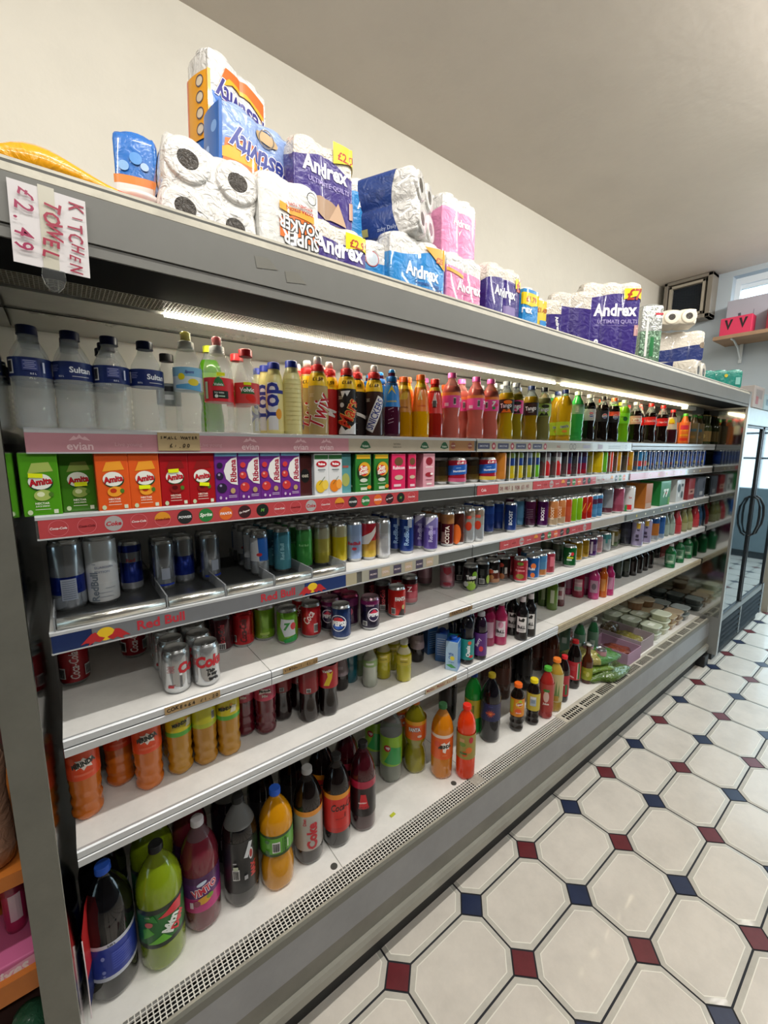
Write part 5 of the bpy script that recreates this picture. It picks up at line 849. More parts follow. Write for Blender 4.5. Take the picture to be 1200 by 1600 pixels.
LAYOUT = [
 (1,'sultan2',-0.035,[1.114,1.184,1.254],0), (1,'sultan',0.033,[1.114,1.184,1.254],0), (1,'sultan2',0.101,[1.114,1.184,1.254],0),
 (1,'sultan',0.169,[1.114],12), (1,'waterblk',0.223,[1.17],999), (1,'sportyel',0.256,[1.112],999),
 (1,'limecap',0.346,[1.25],999), (1,'volvicw',0.328,[1.115],999), (1,'volvicr',0.398,[1.111,1.181],999),
 (1,'yopback',0.523,[1.106],0), (1,'yop',0.476,[1.117,1.172,1.227],-14), (1,'twix',0.606,[1.108,1.173,1.238],999),
 (1,'maltred',0.669,[1.151],999), (1,'mars',0.705,[1.108,1.238],999), (1,'darkshake',0.765,[1.145],999),
 (1,'snick',0.807,[1.108,1.238],999), (1,'lucblue',0.881,[1.111,1.175,1.24],999), (1,'lucamb',0.953,[1.135,1.205],999),
 (1,'lucor',1.011,[1.112,1.182,1.252],999), (1,'lucred',1.082,[1.115,1.185],999), (1,'lucamb',1.196,[1.173],999),
 (1,'pink7',1.168,[1.114,1.264],999), (1,'pink7',1.305,[1.115,1.19],999), (1,'pink7b',1.393,[1.114,1.189],999),
 (1,'tangoo',1.495,[1.113,1.183,1.253],999), (1,'tangop',1.560,[1.113,1.183,1.253],999), (1,'tangod',1.684,[1.12,1.19,1.26],999),
 (1,'tangoa',1.774,[1.113,1.183,1.253],999), (1,'fanta',1.988,[1.173,1.248],999), (1,'fanta',1.955,[1.114],999),
 (1,'sevengreen',2.071,[1.113,1.183,1.253],999), (1,'pepsid',2.188,[1.111,1.181,1.251],999), (1,'pepsim',2.334,[1.111,1.181,1.251],999),
 (1,'pepsio',2.461,[1.111,1.181,1.251],999), (1,'limecap',2.701,[1.18],999), (1,'dewsm',2.589,[1.111,1.181,1.251],999),
 (1,'cokel',2.752,[1.113,1.253],999), (1,'coke',2.972,[1.114,1.184,1.254],999), (1,'coke',3.165,[1.114,1.184,1.254],999),
 (1,'oasis',3.336,[1.112,1.182,1.252],999), (1,'caprio',3.583,[1.114,1.189],999), (1,'capdark',3.763,[1.112,1.187],999),
 (1,'capdark',3.911,[1.12,1.195],999), (1,'olive',3.991,[1.11,1.18],999), (1,'olive',4.061,[1.11,1.18],999),
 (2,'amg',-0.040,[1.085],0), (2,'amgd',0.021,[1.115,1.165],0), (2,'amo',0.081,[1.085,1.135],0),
 (2,'amo2',0.141,[1.085,1.135],0), (2,'amr',0.202,[1.087,1.137],0), (2,'amr2',0.262,[1.087,1.137],0),
 (2,'ribbc',0.320,[1.085,1.135],0), (2,'ribst',0.377,[1.085,1.135],0), (2,'ribst',0.434,[1.085,1.135],0),
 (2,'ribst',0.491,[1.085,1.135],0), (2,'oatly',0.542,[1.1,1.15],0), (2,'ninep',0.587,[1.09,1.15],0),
 (2,'nineo',0.633,[1.09,1.15],0), (2,'teal',0.676,[1.1,1.16],0), (2,'sun',0.733,[1.09,1.15],0),
 (2,'sun',0.803,[1.09,1.15],0), (2,'lychee',0.872,[1.09,1.155],0), (2,'guava',0.931,[1.09,1.155],0),
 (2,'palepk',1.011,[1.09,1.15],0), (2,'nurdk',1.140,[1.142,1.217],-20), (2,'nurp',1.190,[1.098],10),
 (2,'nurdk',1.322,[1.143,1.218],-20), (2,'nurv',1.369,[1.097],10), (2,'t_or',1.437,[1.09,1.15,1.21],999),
 (2,'t_yl',1.497,[1.09,1.15,1.21],999), (2,'t_yl',1.556,[1.09,1.15],999), (2,'t_gy',1.621,[1.09,1.15],999),
 (2,'t_gn',1.680,[1.09,1.15],999), (2,'t_rw',1.783,[1.1,1.16],999), (2,'t_rw',1.859,[1.09,1.15],999),
 (2,'t_pu',1.975,[1.1,1.16],999), (2,'t_pu',2.048,[1.09,1.15],999), (2,'t_pu',2.104,[1.09,1.15],999),
 (2,'t_ye',2.219,[1.114,1.174],999), (2,'t_ye',2.269,[1.088,1.148],999), (2,'t_lg',2.324,[1.09,1.15],999),
 (2,'t_re',2.389,[1.09,1.15],999), (2,'t_go',2.489,[1.09,1.15],999), (2,'t_go',2.645,[1.09,1.15],999),
 (2,'t_br',2.768,[1.09,1.15],999), (2,'t_br',2.833,[1.09,1.15],999), (2,'t_bl',2.909,[1.09,1.15],999),
 (2,'t_b2',2.978,[1.09,1.15],999), (2,'t_bl',3.049,[1.09,1.15],999), (2,'t_bl',3.122,[1.09,1.15],999),
 (2,'t_b2',3.209,[1.09,1.15],999), (2,'t_b2',3.299,[1.09,1.15],999), (2,'t_bl',3.392,[1.09,1.15],999),
 (2,'t_b2',3.478,[1.09,1.15],999), (2,'t_bl',3.566,[1.09,1.15],999), (2,'t_b2',3.657,[1.09],999),
 (2,'t_bl',3.752,[1.09],999), (2,'t_b2',3.836,[1.09],999), (2,'t_bl',3.923,[1.09],999),
 (3,'rbbig',-0.016,[1.2,1.29],999), (3,'rbwhite',0.051,[1.2,1.29],999), (3,'rbblue',0.118,[1.26],999),
 (3,'rbsil',0.189,[1.22,1.28],999), (3,'rbsil2',0.245,[1.25,1.31],999), (3,'rbsil',0.311,[1.23,1.29],20),
 (3,'rborig',0.441,[1.19,1.247,1.304,1.361],999), (3,'rbteal',0.512,[1.185,1.242,1.299,1.356],999), (3,'rbgreen',0.583,[1.18,1.237,1.294,1.351],999),
 (3,'rbyel1',0.645,[1.175,1.232,1.289,1.346],999), (3,'rbyel',0.705,[1.165,1.222,1.279,1.336],999), (3,'rblb',0.758,[1.155,1.212,1.269,1.326],999),
 (3,'rbpeach',0.810,[1.145,1.202,1.259,1.316],999), (3,'rbwh',0.861,[1.13,1.187,1.244,1.301],999), (3,'rbnavy',0.960,[1.181,1.238,1.295],999),
 (3,'rbnavy',0.968,[1.129],999), (3,'rbpur',1.061,[1.16],999), (3,'rbpur',1.062,[1.101],999),
 (3,'costa',1.170,[1.12,1.177,1.234],999), (3,'costao',1.226,[1.115,1.172,1.229],999), (3,'ener1',1.282,[1.11,1.165,1.22],999),
 (3,'ener1',1.333,[1.105,1.16,1.215],999), (3,'boostb0',1.494,[1.18,1.237,1.294],999), (3,'boostb0',1.589,[1.2,1.257],999),
 (3,'boostb',1.603,[1.14],999), (3,'boostl',1.748,[1.2],999), (3,'boostp0',1.784,[1.16,1.274],999),
 (3,'boostp',1.830,[1.12,1.234],999), (3,'boosto',1.882,[1.1,1.157,1.214],999), (3,'boosto',1.951,[1.1,1.157,1.214],999),
 (3,'boostr',2.008,[1.1,1.157,1.214],999), (3,'boostg',2.061,[1.1,1.157],999), (3,'boostg',2.114,[1.1,1.157],999),
 (3,'boostred',2.167,[1.1,1.157],999), (3,'boostred',2.220,[1.1,1.157],999), (3,'boostsky',2.275,[1.1,1.157],999),
 (3,'boostsky',2.333,[1.1,1.157],999), (3,'whdark',2.509,[1.13,1.2],999), (3,'pinkt',2.603,[1.11,1.18],999),
 (3,'lilt',2.725,[1.1,1.17],999), (3,'amberp',2.948,[1.13],0), (3,'p7up',3.205,[1.13],0),
 (3,'pbw',3.513,[1.14],0), (3,'pred',3.744,[1.14],0), (3,'pgrey',3.963,[1.14],0),
 (3,'mongrn',4.082,[1.11,1.18],999), (4,'ckred',-0.026,[1.33,1.4],999), (4,'ckred',0.120,[1.404,1.474],999),
 (4,'diet',0.185,[1.124,1.192,1.261,1.329],999), (4,'diet2',0.255,[1.113,1.182,1.251,1.319],999), (4,'ckdk',0.342,[1.275,1.345],999),
 (4,'ckred2',0.408,[1.271,1.341,1.411],999), (4,'grnp',0.479,[1.273,1.343],999), (4,'g7',0.530,[1.206],999),
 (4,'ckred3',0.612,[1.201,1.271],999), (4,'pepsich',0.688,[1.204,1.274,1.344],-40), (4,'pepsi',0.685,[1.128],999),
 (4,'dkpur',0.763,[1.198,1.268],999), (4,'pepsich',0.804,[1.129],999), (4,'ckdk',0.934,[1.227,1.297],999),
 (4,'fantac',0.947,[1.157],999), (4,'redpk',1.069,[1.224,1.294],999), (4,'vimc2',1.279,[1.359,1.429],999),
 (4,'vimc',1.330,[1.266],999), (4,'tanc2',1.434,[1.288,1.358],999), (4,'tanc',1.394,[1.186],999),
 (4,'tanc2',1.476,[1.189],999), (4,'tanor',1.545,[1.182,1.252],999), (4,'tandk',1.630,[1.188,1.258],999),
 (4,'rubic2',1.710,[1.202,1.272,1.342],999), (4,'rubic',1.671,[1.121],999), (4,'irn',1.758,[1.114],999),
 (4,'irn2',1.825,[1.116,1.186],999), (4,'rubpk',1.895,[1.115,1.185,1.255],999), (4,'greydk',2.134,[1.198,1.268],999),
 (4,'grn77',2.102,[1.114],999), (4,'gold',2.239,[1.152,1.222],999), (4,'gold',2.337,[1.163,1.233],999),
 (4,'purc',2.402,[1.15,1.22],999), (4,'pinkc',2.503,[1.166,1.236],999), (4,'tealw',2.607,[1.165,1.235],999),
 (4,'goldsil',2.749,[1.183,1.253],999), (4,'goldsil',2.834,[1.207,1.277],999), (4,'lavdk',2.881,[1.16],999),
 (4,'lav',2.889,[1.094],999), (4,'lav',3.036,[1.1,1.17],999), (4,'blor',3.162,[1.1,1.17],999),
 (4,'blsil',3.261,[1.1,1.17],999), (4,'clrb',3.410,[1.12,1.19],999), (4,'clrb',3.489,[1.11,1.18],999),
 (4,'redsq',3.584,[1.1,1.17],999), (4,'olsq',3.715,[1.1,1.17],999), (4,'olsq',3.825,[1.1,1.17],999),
 (4,'redsq',4.004,[1.11,1.18],999), (4,'blsq',4.082,[1.11],999), (5,'mir',-0.028,[1.173,1.248],999),
 (5,'mir',0.049,[1.242,1.317],999), (5,'mir',0.110,[1.18],999), (5,'miry',0.188,[1.187,1.262],20),
 (5,'miryb',0.254,[1.181,1.256],999), (5,'miry',0.320,[1.177,1.252],999), (5,'mirp',0.385,[1.232,1.307],999),
 (5,'mirp',0.443,[1.2,1.275],999), (5,'chk',0.512,[1.23,1.305],999), (5,'chk',0.583,[1.245,1.32],999),
 (5,'chk',0.581,[1.17],999), (5,'rolac',0.650,[1.159,1.234],999), (5,'dkb',0.758,[1.258,1.328],999),
 (5,'tealb',0.815,[1.283],999), (5,'smgr',0.873,[1.299,1.364],999), (5,'smclr',0.860,[1.209],999),
 (5,'smyel',0.936,[1.224,1.289],999), (5,'smyel',1.008,[1.253,1.318],999), (5,'smyel',0.989,[1.161],999),
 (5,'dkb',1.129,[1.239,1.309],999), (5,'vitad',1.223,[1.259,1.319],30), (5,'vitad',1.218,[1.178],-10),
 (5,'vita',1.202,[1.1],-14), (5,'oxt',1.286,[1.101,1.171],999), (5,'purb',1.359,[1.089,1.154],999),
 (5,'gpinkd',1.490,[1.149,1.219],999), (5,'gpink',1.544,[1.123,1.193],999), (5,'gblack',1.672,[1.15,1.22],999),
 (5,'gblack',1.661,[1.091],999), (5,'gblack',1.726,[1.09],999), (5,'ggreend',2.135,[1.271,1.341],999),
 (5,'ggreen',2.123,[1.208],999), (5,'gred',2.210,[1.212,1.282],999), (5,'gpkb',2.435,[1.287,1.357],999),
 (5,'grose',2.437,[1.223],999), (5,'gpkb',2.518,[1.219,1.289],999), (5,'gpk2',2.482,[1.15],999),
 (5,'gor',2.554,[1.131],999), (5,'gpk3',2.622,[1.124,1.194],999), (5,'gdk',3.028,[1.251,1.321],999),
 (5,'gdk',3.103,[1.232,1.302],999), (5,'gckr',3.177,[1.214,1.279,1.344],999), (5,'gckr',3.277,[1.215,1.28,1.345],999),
 (5,'gckr',3.381,[1.217,1.282,1.347],999), (5,'gckr',3.486,[1.221,1.286,1.351],999), (5,'gckr',3.865,[1.309,1.374],999),
 (5,'gperr',3.622,[1.126],999), (5,'gperr',3.844,[1.137],999), (5,'gperr',4.058,[1.146],999),
 (5,'redbx',3.981,[1.34],0), (6,'b_pep',-0.014,[1.147,1.272],10), (6,'b_dew',0.103,[1.137,1.262],999),
 (6,'b_vim',0.213,[1.163,1.283],999), (6,'b_max',0.329,[1.16,1.28],999), (6,'b_fan',0.437,[1.136],999),
 (6,'b_dc',0.555,[1.147],999), (6,'b_zero',0.664,[1.14,1.25],999), (6,'b_chy',0.774,[1.135,1.245],999),
 (6,'b_7up',0.997,[1.249,1.359],999), (6,'b_fan2',1.112,[1.223,1.333],999), (6,'b_mir',1.182,[1.13],999),
 (6,'b_red',1.259,[1.064],999), (6,'b_gr',1.499,[1.23],999), (6,'b_orb',1.527,[1.146],999),
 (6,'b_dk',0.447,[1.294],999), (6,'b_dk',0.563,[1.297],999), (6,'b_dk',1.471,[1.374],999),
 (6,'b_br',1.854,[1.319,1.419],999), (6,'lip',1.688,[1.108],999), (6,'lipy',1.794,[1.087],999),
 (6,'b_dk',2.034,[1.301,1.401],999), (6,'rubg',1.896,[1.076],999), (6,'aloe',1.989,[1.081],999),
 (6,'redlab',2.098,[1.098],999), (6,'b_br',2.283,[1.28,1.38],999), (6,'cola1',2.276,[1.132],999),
 (6,'grnt',2.558,[1.25,1.35],999), (6,'beer',2.387,[1.107],999), (6,'grnt',2.669,[1.217],999),
 (6,'tallc',2.537,[1.1,1.18],999)]
# (shelf, type, x, y of the front one, how many in the file, spacing, turn)
SH = {1: 'top shelf', 2: 'second shelf', 3: 'third shelf', 4: 'fourth shelf', 5: 'fifth shelf', 6: 'bottom deck'}
ZSH = dict(ZS); ZSH[6] = ZD
ORD = ['leftmost', 'second', 'third', 'fourth', 'fifth', 'sixth', 'seventh', 'eighth', 'ninth', 'tenth']
cnt = {}
for s, k, *_ in LAYOUT: cnt[(s, k)] = cnt.get((s, k), 0)+1
NUM = ['', 'one', 'two', 'three', 'four', 'five', 'six', 'seven', 'eight', 'nine', 'ten']
seen = {}
for s, k, x, ys, rot in sorted(LAYOUT, key=lambda q: (q[0], q[2])):
    p = TYPES[k]; i = seen.get((s, k), 0); seen[(s, k)] = i+1; N = cnt[(s, k)]
    which = '' if N == 1 else '%s of %s' % (ORD[i] if i < N-1 else 'rightmost', NUM[N])
    for j, yy in enumerate(ys):
        a = -math.atan2(x, yy)+math.radians(rot) if rot else 0
        if rot == 999: a = -math.atan2(x, yy)
        if j: a += random.uniform(-.25, .25) if p.cat not in ('carton', 'multipack') else random.uniform(-.03, .03)
        if j == 0: lab = '%s, %s%s' % (p.desc, which+', ' if which else '', SH[s]); g = None
        else:
            nb = len(ys)-1; g = '%s, back row, %s' % (p.desc, SH[s])
            lab = '%s, behind %s, %s' % (p.desc, which or 'the front one', SH[s])
        place(k, x+(0 if j == 0 else random.uniform(-.0015, .0015)), yy, Z(ZSH[s]), a, lab, g)
# thin clear dividers between the tall cans on the second shelf
prev = None; dl = []
for q in sorted([q for q in LAYOUT if q[0] == 2 and q[1].startswith('t_')], key=lambda q: q[2]):
    if prev and q[2]-prev > .058: dl.append((q[2]+prev)/2)
    prev = q[2]
dm = MB(); dm.box(-.001, .001, YF+.004, YF+.006, .001, .135, M('#d8dcdc', .3)); dm.box(-.0005, .0005, YF+.006, 1.35, .001, .10, M('#aeb4b4', .1, trans=.9, ior=1.1))
dmesh = dm.mesh('shelf_divider')
for x in dl:
    o = bpy.data.objects.new('shelf_divider', dmesh); link(o); o.location = (x, 0, Z(ZS[2])); tag(o, 'thin clear plastic divider with pale front edge between tall cans on the second shelf', 'divider', 'clear dividers between the tall cans')

# ------------------------------------------------------------------ paper packs on top of the case
def lobed_outline(nx, ny, R_, flatn=.16):       # plan outline of nx by ny rolls wrapped in film
    W, D = nx*2*R_, ny*2*R_; pts = []
    def side(n, f):
        out = []
        for i in range(n):
            for k in range(9):
                t = k/9; a = PI*t; out.append(((i+t)*2*R_, R_*(1-(math.sin(a)**.5 if t else 0))*flatn*(1 if (0 < i < n-1 or n == 1) or True else 1)))
        return out
    for u, d in side(nx, 0): pts.append((-W/2+u, -D/2+d))
    for u, d in side(ny, 0): pts.append((W/2-d, -D/2+u))
    for u, d in side(nx, 0): pts.append((W/2-u, D/2-d))
    for u, d in side(ny, 0): pts.append((-W/2+d, D/2-u))
    pts = [(x, y) for x, y in pts]
    k = min(range(len(pts)), key=lambda i: abs(pts[i][0])+(10 if pts[i][1] > 0 else 0)); return Outline(pts[k:]+pts[:k])
def pack(name, label, nx, ny, H, R_, white, sheet, wave, gs, loc, rot=(0, 0, 0), yellow=None, side_gs=(), cat='toilet roll pack', group=None, tilt=None, holes=True, z0s=0):
    o = lobed_outline(nx, ny, R_); root = empty(name, (loc[0], loc[1], Z(loc[2]))); root.rotation_euler = rot
    tag(root, label, cat, group); mb = MB(); N = 96
    ring = [o.at(o.T*i/N) for i in range(N)]
    prof = [(.90, 0), (.97, .006), (1, .016), (1, H*.35), (1, H*.65), (1, H-.016), (.97, H-.006), (.90, H)]
    vs = [(p.x*s, p.y*s, z) for s, z in prof for p in ring]
    fs = [(a*N+i, a*N+(i+1) % N, (a+1)*N+(i+1) % N, (a+1)*N+i) for a in range(len(prof)-1) for i in range(N)]
    mb.add(vs, fs+[tuple(range(N))[::-1], tuple((len(prof)-1)*N+i for i in range(N))], white, True)
    if holes:
        for i in range(nx):
            for j in range(ny):
                cx, cy = (i-(nx-1)/2)*2*R_, (j-(ny-1)/2)*2*R_
                mb.lathe([(R_*.93, H-.004), (R_*.90, H+.005), (R_*.8, H+.007), (R_*.42, H+.006)], white, 22, cx, cy, 0, top=False, bottom=False)
                mb.lathe([(R_*.42, H+.006), (R_*.38, H+.0062)], M('#4c4844', .25, coat=.9, bump=1, bscale=90), 16, cx, cy, 0, top=True, bottom=False)
    mb.build('wrapped_rolls', root)
    if sheet:
        sb = MB(); zs = 5; W = nx*2*R_
        V, F = [], []
        for i in range(N+1):
            u = o.T*i/N; p = None
            top = H*(wave(u if u < o.T/2 else u-o.T, W) if wave else .97); a = .012+z0s
            for k in range(zs+1):
                z = a+(top-a)*k/zs; s_ = 1 if z > .016 else .985; q = o.at(u, .0016); V.append((q.x*s_, q.y*s_, z))
        for i in range(N):
            for k in range(zs):
                b = i*(zs+1)+k; F.append((b, b+zs+1, b+zs+2, b+1))
        sb.add(V, F, sheet, True)
        if gs: wrap(sb, o, gs, z0=H/2, off=.003)
        sb.build('printed_wrapper', root)
    elif gs:
        sb = MB(); wrap(sb, o, gs, z0=H/2, off=.002); sb.build('printed_wrapper', root)
    return root
QW = M('#e0d8cc', .4, coat=.6, bump=.8, bscale=60); SW = M('#dedcd8', .25, coat=.8, bump=1, bscale=34)
PU = M('#3a2a7c', .32, coat=.5, bump=.5, bscale=25); NV = M('#2a4486', .32, coat=.5, bump=.5, bscale=25); CB = M('#2a8ad0', .32, coat=.5, bump=.5, bscale=25); PK = M('#e08ab4', .32, coat=.5, bump=.5, bscale=25)
wv = lambda u, W: .80+.06*math.cos(2*PI*u/W)*1.0-.05*u/W
AND = lambda w, v, c='#f4f4f8', u=0: T('Andrex', w, c, u, v, 0, .035, 0, 1.15)
pill = lambda wd, v: [AND(wd, v), T('ULTIMATE QUILTS', wd*.85, '#c8c0e0', 0, v-wd*.26, 0, .01)]
ZC = .437
def YL(w, h, t, u, v, tc='#b03a1c'): return [('p', [(-w/2, -h*.5), (-w/2, h*.5), (w/2, h*.5), (w/2, -h*.8), (w*.1, -h*.2)], '#f0dc1c', u, v), T(t, w*.72, tc, u, v-h*.05, 0, .03)]
D2 = math.radians
# flat orange bag, white tub and blue-orange pack at the left
b = MB(); n = 14; V = []; F = []
for i in range(n+1):
    t = i/n
    for j in range(13):
        a = 2*PI*j/12; hgt = .034*(math.sin(PI*min(1, .12+t*.82))**.4)*(.8+.3*math.sin(5*t+1)); V.append((-.10+.225*t, math.cos(a)*.05*(1-.15*abs(t-.5)), max(0, .001+hgt*(1+math.sin(a)))))
for i in range(n):
    for j in range(12): F.append((i*13+j, (i+1)*13+j, (i+1)*13+j+1, i*13+j+1))
b.add(V[:13*11], [f for f in F if max(f) < 13*11], M('#f0a820', .25, coat=.6, bump=.5, bscale=30), True)
b.add(V, [f for f in F if max(f) >= 13*11], M('#e2552a', .25, coat=.6, bump=.5, bscale=30), True)
o = b.build('crisp_bag'); o.location = (.062, 1.0, Z(ZC+.001)); tag(o, 'yellow and orange foil bag lying flat on the canopy behind the handwritten sign', 'bag')
b = MB(); b.lathe([(.04, 0), (.043, .06), (.045, .062), (.045, .07), (.04, .072)], M('#e8e0dc', .4, coat=.3), 24); o = b.build('plastic_tub'); o.location = (.175, 1.07, Z(ZC)); tag(o, 'white plastic tub behind the red end of the orange bag', 'tub')
stripe = lambda: [R(.34, .02, '#e88a3a', 0, .022), R(.34, .10, '#e8e4e0', 0, -.035), Dk(.010, .010, '#8ab8e8', -.02, .05), Dk(.008, .008, '#a8c8f0', .02, .055), Dk(.012, .012, '#5a9ae0', .004, .068)]
pack('kitchen_roll_pack', 'blue-topped white and orange roll pack standing behind the clear four-roll pack', 1, 1, .235, .044, M('#2f74c8', .25, coat=.7, bump=.4, bscale=25), None, None, stripe(), (.195, 1.18, ZC), (0, 0, D2(-12)), cat='kitchen roll pack')
# pack of four rolls with its ends to the front
r_ = pack('kitchen_roll_pack', 'clear-wrapped pack of four white rolls with dark cores facing the aisle, orange side', 2, 2, .17, .0500, SW, M('#e88a28', .3, coat=.6, bump=.3, bscale=30), lambda u, W: .62, [R(.42, .03, '#3a3478', 0, .005), R(.42, .014, '#2a70b8', 0, .022), R(.42, .006, '#e8e0e8', 0, -.012)], (.312, 1.17, .512), (D2(84), D2(7), D2(-4)), cat='kitchen roll pack')
# stacked upside-down packs
pack('kitchen_roll_pack', 'blue-topped roll pack mostly hidden behind the clear four-roll pack, tip showing', 2, 1, .262, .05, M('#2f6cc0', .3, coat=.6), None, None, (), (.385, 1.30, ZC), (0, 0, D2(-10)), cat='kitchen roll pack', holes=False)
FW = lambda: [('p', [(-.075, -.02), (-.05, .014), (0, .02), (.05, .012), (.08, -.012), (.08, .04), (.02, .05), (-.05, .04)], '#e8661c', 0, .012), ('p', [(-.07, .0), (-.03, .026), (.03, .026), (.078, .006), (.078, .018), (.02, .036), (-.04, .034)], '#f0a81c', 0, .0)]
FT = lambda: [T('Festivity', .165, '#f4f0f4', 0, -.008, 180, .06, .1, 1.3), T('Festivity', .161, '#2c2a80', 0, -.008, 180, .03, .1, 1.3)]
FS = [R(.10, .15, '#e8a020', -.14, 0), R(.03, .15, '#e0683a', -.185, 0)]+[Dk(.012, .014, '#d8c8b0', -.125, .055-.036*i) for i in range(4)]+[('o', .013, .002, '#3a3a5a', -.125, .055-.036*i) for i in range(4)]
pack('kitchen_roll_pack', 'blue, orange and white kitchen roll pack lying upside down on top of the tall stack', 2, 1, .26, .047, SW, M('#2f6cc0', .25, coat=.7, bump=.4, bscale=25), lambda u, W: .62, [g[:5]+(g[5]+.052,)+g[6:] if g[0] == 't' else g[:4]+(g[4]+.052,) for g in FW()+FT()]+FS+[Dk(.014, .014, '#6aa4e8', -.07, -.05), Dk(.01, .01, '#8ab8f0', -.05, -.04)], (.43, 1.255, .704), (0, D2(2), D2(22)), cat='kitchen roll pack')
pack('kitchen_roll_pack', 'blue kitchen roll pack with orange wave, second from top of the tall stack', 2, 1, .143, .047, M('#9ab0dc', .2, coat=.8, bump=.5, bscale=28), M('#8aa4d8', .22, coat=.8, bump=.45, bscale=28), lambda u, W: .93, [('p', [(-.09, -.07), (-.085, -.01), (-.03, .01), (.04, -.004), (.095, -.03), (.095, -.07)], '#e8702c', 0, 0), ('p', [(-.09, -.03), (-.04, .0), (.03, -.018), (.095, -.044), (.095, -.05), (.0, -.04), (-.09, -.05)], '#f0a828', 0, 0), R(.1, .13, '#2466b8', -.14, 0), Dk(.012, .012, '#7aaae8', -.12, .02), Dk(.01, .01, '#8ab4f0', -.15, -.02), Dk(.03, .012, '#b89a6a', .02, .04, -10), ('o', .02, .003, '#5a4a3a', .02, .04), T('Festivity', .17, '#f4f0f4', .006, -.008, 176, .06, .1, 1.3), T('Festivity', .166, '#2c3a90', .006, -.008, 176, .03, .1, 1.3)], (.425, 1.11, .622), (0, D2(3), D2(10)), cat='kitchen roll pack')
pack('kitchen_roll_pack', 'white kitchen roll pack printed upside down in black and orange, bottom of the tall stack', 2, 1, .175, .0385, M('#e4e4e0', .22, coat=.8, bump=.4, bscale=28), None, None, [g[:5]+(g[5]+.022,)+g[6:] if g[0] in 'to' else g[:4]+(g[4]+.022,) for g in [('p', [(-.03, -.06), (-.03, -.02), (.02, .0), (.078, -.02), (.082, -.06)], '#e8742c', 0, 0), T('SUPER', .105, '#161616', .024, -.056, 180, .10, 0, 1.2), T('SUPER', .10, '#eceae8', .024, -.056, 180, .03, 0, 1.2), T('SOAKER', .115, '#161616', .02, -.028, 180, .10, 0, 1.2), T('SOAKER', .11, '#eceae8', .02, -.028, 180, .03, 0, 1.2), ('p', [(-.03, -.002), (-.03, .014), (.06, .004), (.06, -.012)], '#e8a838', 0, .0), T('EXTRA STRONG', .07, '#b83c28', .022, .006, 180, .04), T('KITCHEN TOWEL', .066, '#b83c28', .022, .017, 180, .04), ('o', .014, .002, '#2a2a2a', .055, .042)]], (.475, 1.02, ZC), (0, 0, 0), cat='kitchen roll pack')
sup = dict(cat='toilet roll pack')
pack('toilet_roll_pack', 'purple quilted toilet roll pack with yellow price corner, upper of two beside the tall stack', 2, 1, .19, .0425, QW, PU, wv, [AND(.13, .038), T('ULTIMATE QUILTS', .12, '#b0a4d8', .01, .004, 0, .01), Dk(.04, .024, '#a88a70', .0, -.05, -14), ('p', [(-.01, -.024), (.04, -.03), (.016, .022)], '#c4a488', .02, -.05), R(.02, .04, '#c89a84', .08, -.036)]+YL(.085, .05, '£2.99', .066, .086), (.59, 1.06, .558), (0, 0, 0), **sup)
pack('toilet_roll_pack', 'purple quilted toilet roll pack with yellow price corner, lower of two beside the tall stack', 2, 1, .118, .0430, QW, PU, lambda u, W: .68-.08*u/W, [AND(.15, .008)]+YL(.085, .04, '£2.99', .062, .032), (.61, 1.03, ZC), (0, 0, 0), **sup)
pack('toilet_roll_pack', 'blue toilet roll pack with white top, half hidden behind the tilted navy pack', 2, 1, .20, .042, SW, CB, lambda u, W: .84-.05*abs(u)/W, [AND(.09, .03, '#f4f8fc', -.02)], (.81, 1.15, .571), (0, 0, 0), **sup)
pack('toilet_roll_pack', 'small white and blue roll pack with pink ring, under the half hidden blue pack', 1, 1, .132, .040, SW, CB, lambda u, W: .58, [Dk(.02, .02, '#c0404c', 0, .02), Dk(.018, .018, '#c8d4e0', 0, .02), ('o', .014, .001, '#e8f0f8', 0, .02)], (.752, 1.06, ZC), (0, 0, D2(-14)), **sup)
pack('toilet_roll_pack', 'navy pack of rolls lying tilted on its side with crinkled white ends facing the camera', 2, 2, .20, .042, SW, NV, lambda u, W: .74+.10*math.cos(PI*u/W), [T('zuby Daily', .06, '#b8c4e0', -.105, .01, 90, .0), R(.04, .02, '#b8b06a', -.105, -.07, 90), R(.06, .001, '#8a98c8', -.08, .0, 90)], (.815, 1.175, .692), (D2(88), D2(-6), D2(30)), **sup)
pack('toilet_roll_pack', 'pink-edged pack of bare white rolls behind the tilted navy pack', 2, 1, .10, .040, SW, PK, lambda u, W: .3, (), (1.03, 1.24, .80), (D2(80), 0, D2(-6)), **sup)
pack('toilet_roll_pack', 'blue toilet roll pack with large white lettering, under the tilted navy pack', 2, 1, .165, .054, SW, CB, lambda u, W: .76+.10*math.cos(PI*(u/W-.35)*1.3)*(1 if abs(u) < W else 0), [AND(.135, -.004, '#f4f8fc', .01), T('Complete Clean', .1, '#1c4a90', .03, -.034, 0, .02), R(.07, .0014, '#2a5aa0', .03, -.046), R(.026, .04, '#20407c', .082, -.06), Dk(.006, .006, '#b8c8e8', .082, -.05), R(.018, .012, '#b8c8e8', .082, -.068)]+[('p', [(-.05, .02), (.035, .03), (.035, -.03), (0, -.012)], '#e8a83a', .07, .048), T('£25', .034, '#b8541c', .08, .042, 0, .04)], (.885, 1.04, ZC), (0, 0, 0), **sup)
pack('toilet_roll_pack', 'pink toilet roll pack with white rolls on top, upper of the pink pair', 2, 1, .205, .040, SW, PK, lambda u, W: .80, [AND(.085, .03, '#f8f0f4', .006), ('p', [(-.01, .0), (0, -.004), (.012, .01), (.0, -.014)], '#f4e8ee', .0, .004)], (1.12, 1.09, .608), (0, 0, 0), **sup)
